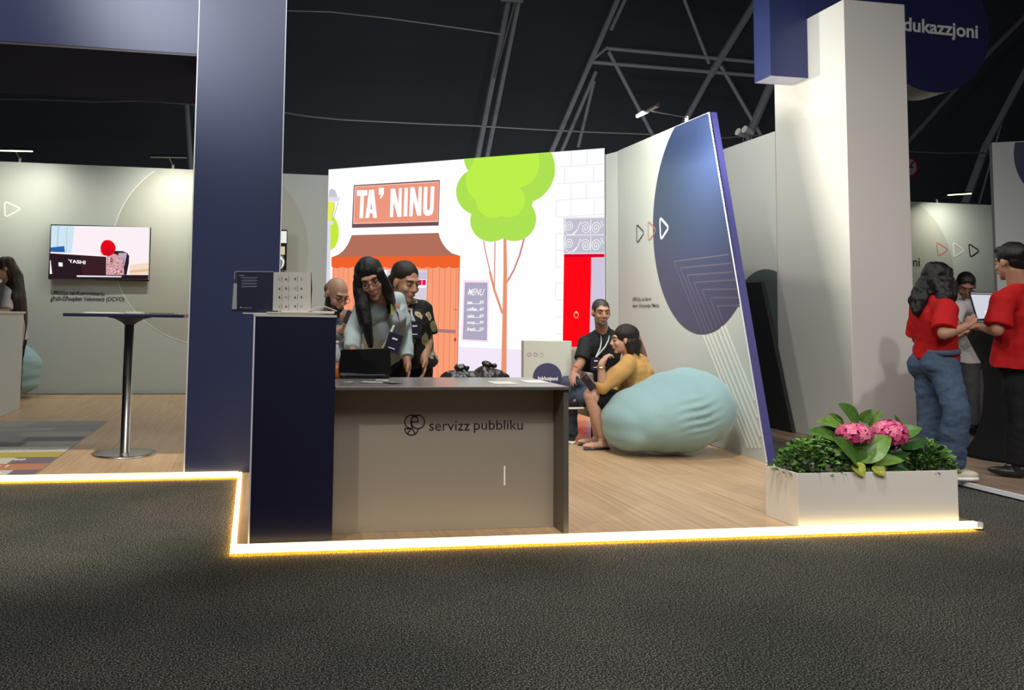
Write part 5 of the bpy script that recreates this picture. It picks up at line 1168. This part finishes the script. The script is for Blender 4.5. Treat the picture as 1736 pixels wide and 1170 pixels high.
mb = MB(); c_ = h.J['pel'].lerp(h.J['neck'], .15); mb.loft([(c_, h.r*.19*h.wd, h.f*.128), (c_+h.up*.035, h.r*.186*h.wd, h.f*.126)]); mb.build('waistband', mat('denim_band', (.07, .10, .16), .8), h.root, True)
h.hair([((0, -.030, .040), (.100, .115, .098)), ((0, -.06, -.04), (.110, .085, .10)), ([(-.05, -.06, -.06), (-.10, -.10, -.16), (-.10, -.11, -.25)], [.075, .07, .04]), ([(.04, -.08, -.06), (.05, -.11, -.17), (.07, -.10, -.22)], [.07, .06, .03]), ([(.08, 0, 0), (.085, -.02, -.12), (.08, -.04, -.18)], [.045, .045, .03]), ([(-.08, 0, 0), (-.09, -.02, -.12)], [.05, .05])], MH, fold=.016, fscale=16, fst=(1, 1, .7), name='curly_hair')
h.shoe(J['anR'], (.95, -.25), mat('white_shoe', (.62, .60, .48), .6), sole=M_inkw); h.shoe(J['anL'], (.9, .3), MATS['white_shoe'], sole=M_inkw); h.glasses()
# 7 man in a white and beige shirt behind the tall table
J = dict(head=at(1637, 484, 7.30), neck=at(1655, 508, 7.46), shL=at(1624, 521, 7.36), shR=at(1682, 518, 7.56), elL=at(1616, 552, 7.30), wrL=at(1634, 562, 7.05), elR=at(1694, 555, 7.5), wrR=at(1668, 562, 7.1), pel=at(1648, 606, 7.62), hL=(.5, -.6, -.3), hR=(-.5, -.6, -.3))
standlegs(J)
h = Human('man with cropped dark hair in a pale shirt looking down behind the tall table', J, (-.3, -1, 0), (-.45, -.66, -.60), (-.1, -.3, .9), SK4, 1.06)
h.top('shirt', mat('shirt_white', (.56, .54, .55), .7, spec=.2, bump=.3, bscale=26), .020, -.02, .95, .9, fold=.008)
h.trousers(mat('trousers_dark', (.055, .055, .06), .8), .014, .12)
h.hair([((0, -.021, .037), (.0785, .0965, .0875)), ((0, -.05, .0), (.074, .06, .06))], MH, fold=.002, fst=(1, 1, 1), name='short_hair')
mb = MB(); mb.loft([(h.J['neck']-h.up*.02, h.r*.085, h.f*.085), (h.J['neck']+h.up*.03, h.r*.07, h.f*.07)]); mb.build('collar', mat('collar_beige', (.33, .27, .22), .7), h.root, True)
for k in 'LR': h.shoe(J['an'+k], (-.2, -1), M_black)
# 8 man in red shirt seen from behind
J = dict(head=at(1713, 446, 5.48), neck=at(1727, 492, 5.46), shL=at(1699, 512, 5.36), shR=at(1764, 508, 5.66), elL=at(1690, 560, 5.34), wrL=at(1664, 554, 5.62), elR=at(1775, 560, 5.7), wrR=at(1740, 556, 5.95), pel=at(1732, 616, 5.52), hL=(-.5, .8, 0), pL=(0, 0, -1), hR=(-.5, .8, 0))
standlegs(J, spread=.06)
h = Human('man in a red shirt and black trousers seen from behind', J, (-.4, .9, 0), (-.08, .98, -.12), (.05, 0, 1), SK3, 1.10, fat=1.08, belly=1.2)
h.top('tshirt', M_red, .026, .0, .955, .85, fold=.009, flare=.12); h.trousers(M_blk, .02, .1)
h.hair([((0, -.024, .054), (.088, .104, .088)), ((0, -.055, .0), (.072, .050, .060)), ((0, .045, .095), (.058, .045, .030))], MH, fold=.006, fst=(1, 1, .6), name='short_hair')
h.shoe(J['anL'], (-.6, .7), M_black); h.shoe(J['anR'], (-.6, .7), M_black)
mb = MB(); n_ = h.J['neck']; mb.loft([(n_-h.up*.01, h.r*.072, h.f*.072), (n_+h.up*.014, h.r*.068, h.f*.068)]); mb.build('lanyard', M_inkw, h.root, True)
# 9 woman with long hair behind the white counter
J = dict(head=at(6, 456, 10.72), neck=at(15, 484, 10.82), shL=at(-22, 497, 10.95), shR=at(14, 499, 10.70), elL=at(-35, 533, 10.9), wrL=at(-50, 530, 10.6), elR=at(10, 529, 10.62), wrR=at(-16, 529, 10.5), pel=at(22, 575, 10.95), hR=(-1, 0, 0), hL=(-1, 0, 0))
standlegs(J)
h = Human('woman with very long brown hair and white shirt behind the white counter', J, (-.9, -.5, 0), (-.86, -.42, -.25), (0, 0, 1), SK1, 1.06, vox=.011)
h.top('tshirt', mat('white_tee', (.62, .60, .58), .7), .018, .0, .955, .85, vox=.012); h.trousers(M_blk, .012, .1, vox=.014)
h.hair([((0, -.030, .042), (.094, .112, .094)), ([(.0, -.06, .0), (.02, -.10, -.12), at(30, 510, 10.75), at(34, 545, 10.75), at(37, 582, 10.8)], [.09, .10, .10, .085, .03]), ([(.07, 0, 0), (.09, -.03, -.12), at(24, 505, 10.68), at(25, 530, 10.7)], [.04, .06, .06, .03])], mat('hair_dark_brown', (.030, .016, .011), .4, spec=.5, bump=.5, bscale=90, aniso=(3, 3, .3)), vox=.011, fold=.008, name='long_hair')
cs_ = empty('counter_chair', (-2.75, 10.8, P), 'pale pink tube framed chair behind the white counter', 'chair')
M_pink = mat('pink_tube', (.55, .42, .38), .5)
pts = [at(-30, 537, 10.55), at(0, 535, 10.55), at(28, 533, 10.55), at(38, 540, 10.55), at(40, 556, 10.55), at(37, 578, 10.55)]
MB().tube(pts, .018, 8).build('back_frame', M_pink, cs_)
zz = pts[-1].z; MB().tube([pts[-1], V((pts[-1].x, 10.55, P+.001))], .013, 8).build('leg', M_pink, cs_); MB().tube([pts[0], V((pts[0].x, 10.55, P+.001))], .013, 8).build('leg', M_pink, cs_)

# ================================================================== NEIGHBOURING STAND TABLE
tt = empty('covered_table', (6.0, 5.95, P), 'tall round table under a stretched black cover', 'table')
tc_ = at(1718, 560, 6.25); tx_, ty_ = tc_.x, 6.25
zt0 = tc_.z+.06
MB().lathe((tx_, ty_, P+.001), [(.40, 0), (.385, .02), (.30, .16), (.245, .36), (.225, .60), (.24, .80), (.30, .94), (.375, zt0-P-.03), (.38, zt0-P-.012), (.37, zt0-P)], 48).build('stretch_cover', M_matte, tt, True)
lt = empty('laptop', (tx_-.1, ty_-.1, zt0), 'open laptop with lit screen on the black covered table', 'laptop')
yv = ty_-.02
a, b_, c, d = at(1642, 503.5, yv+.10), at(1692, 505, yv+.10), at(1692, 551, yv), at(1657, 553, yv)
sh = V((0, 0, zt0+.018-min(c.z, d.z))) if min(c.z, d.z) < zt0+.01 else V((0, 0, 0))
a, b_, c, d = [q+sh for q in (a, b_, c, d)]
nn = (b_-a).cross(d-a).normalized(); nn = nn if nn.y < 0 else -nn
MB().prism([a, b_, c, d], -nn*.008).build('lid', M_black, lt)
i_ = lambda u, v: (a*(1-u)+b_*u)*(1-v)+(d*(1-u)+c*u)*v+nn*.001
MB().poly([i_(.05, .10), i_(.97, .10), i_(.97, .94), i_(.05, .94)]).build('screen', glow('laptop_screen', (222, 224, 236), .85), lt, fixn=False)
mb = MB().poly([i_(.07, .03)+nn*.001, i_(.9, .03)+nn*.001, i_(.9, .07)+nn*.001, i_(.07, .07)+nn*.001]); mb.build('screen_bar', glow('laptop_bar', (190, 190, 200), .6), lt, fixn=False)
MB().box(d.x-.02, c.x+.02, yv-.24, yv-.003, zt0+.002, zt0+.016).build('keyboard_base', M_alu, lt, bevel=.003)
q = at(1632, 545, 5.85)
cu_ = empty('plastic_cup', (q.x, q.y, zt0), 'crumpled clear plastic cup beside the lit laptop', 'cup'); 
mb = MB().lathe((tx_-.31, ty_-.08, zt0+.001), [(.028, 0), (.032, .04), (.038, .10), (.036, .10), (.030, .04), (.026, .004)], 20); mb.build('cup_wall', mat('clear_plastic', (.75, .78, .8), .1), cu_, True)
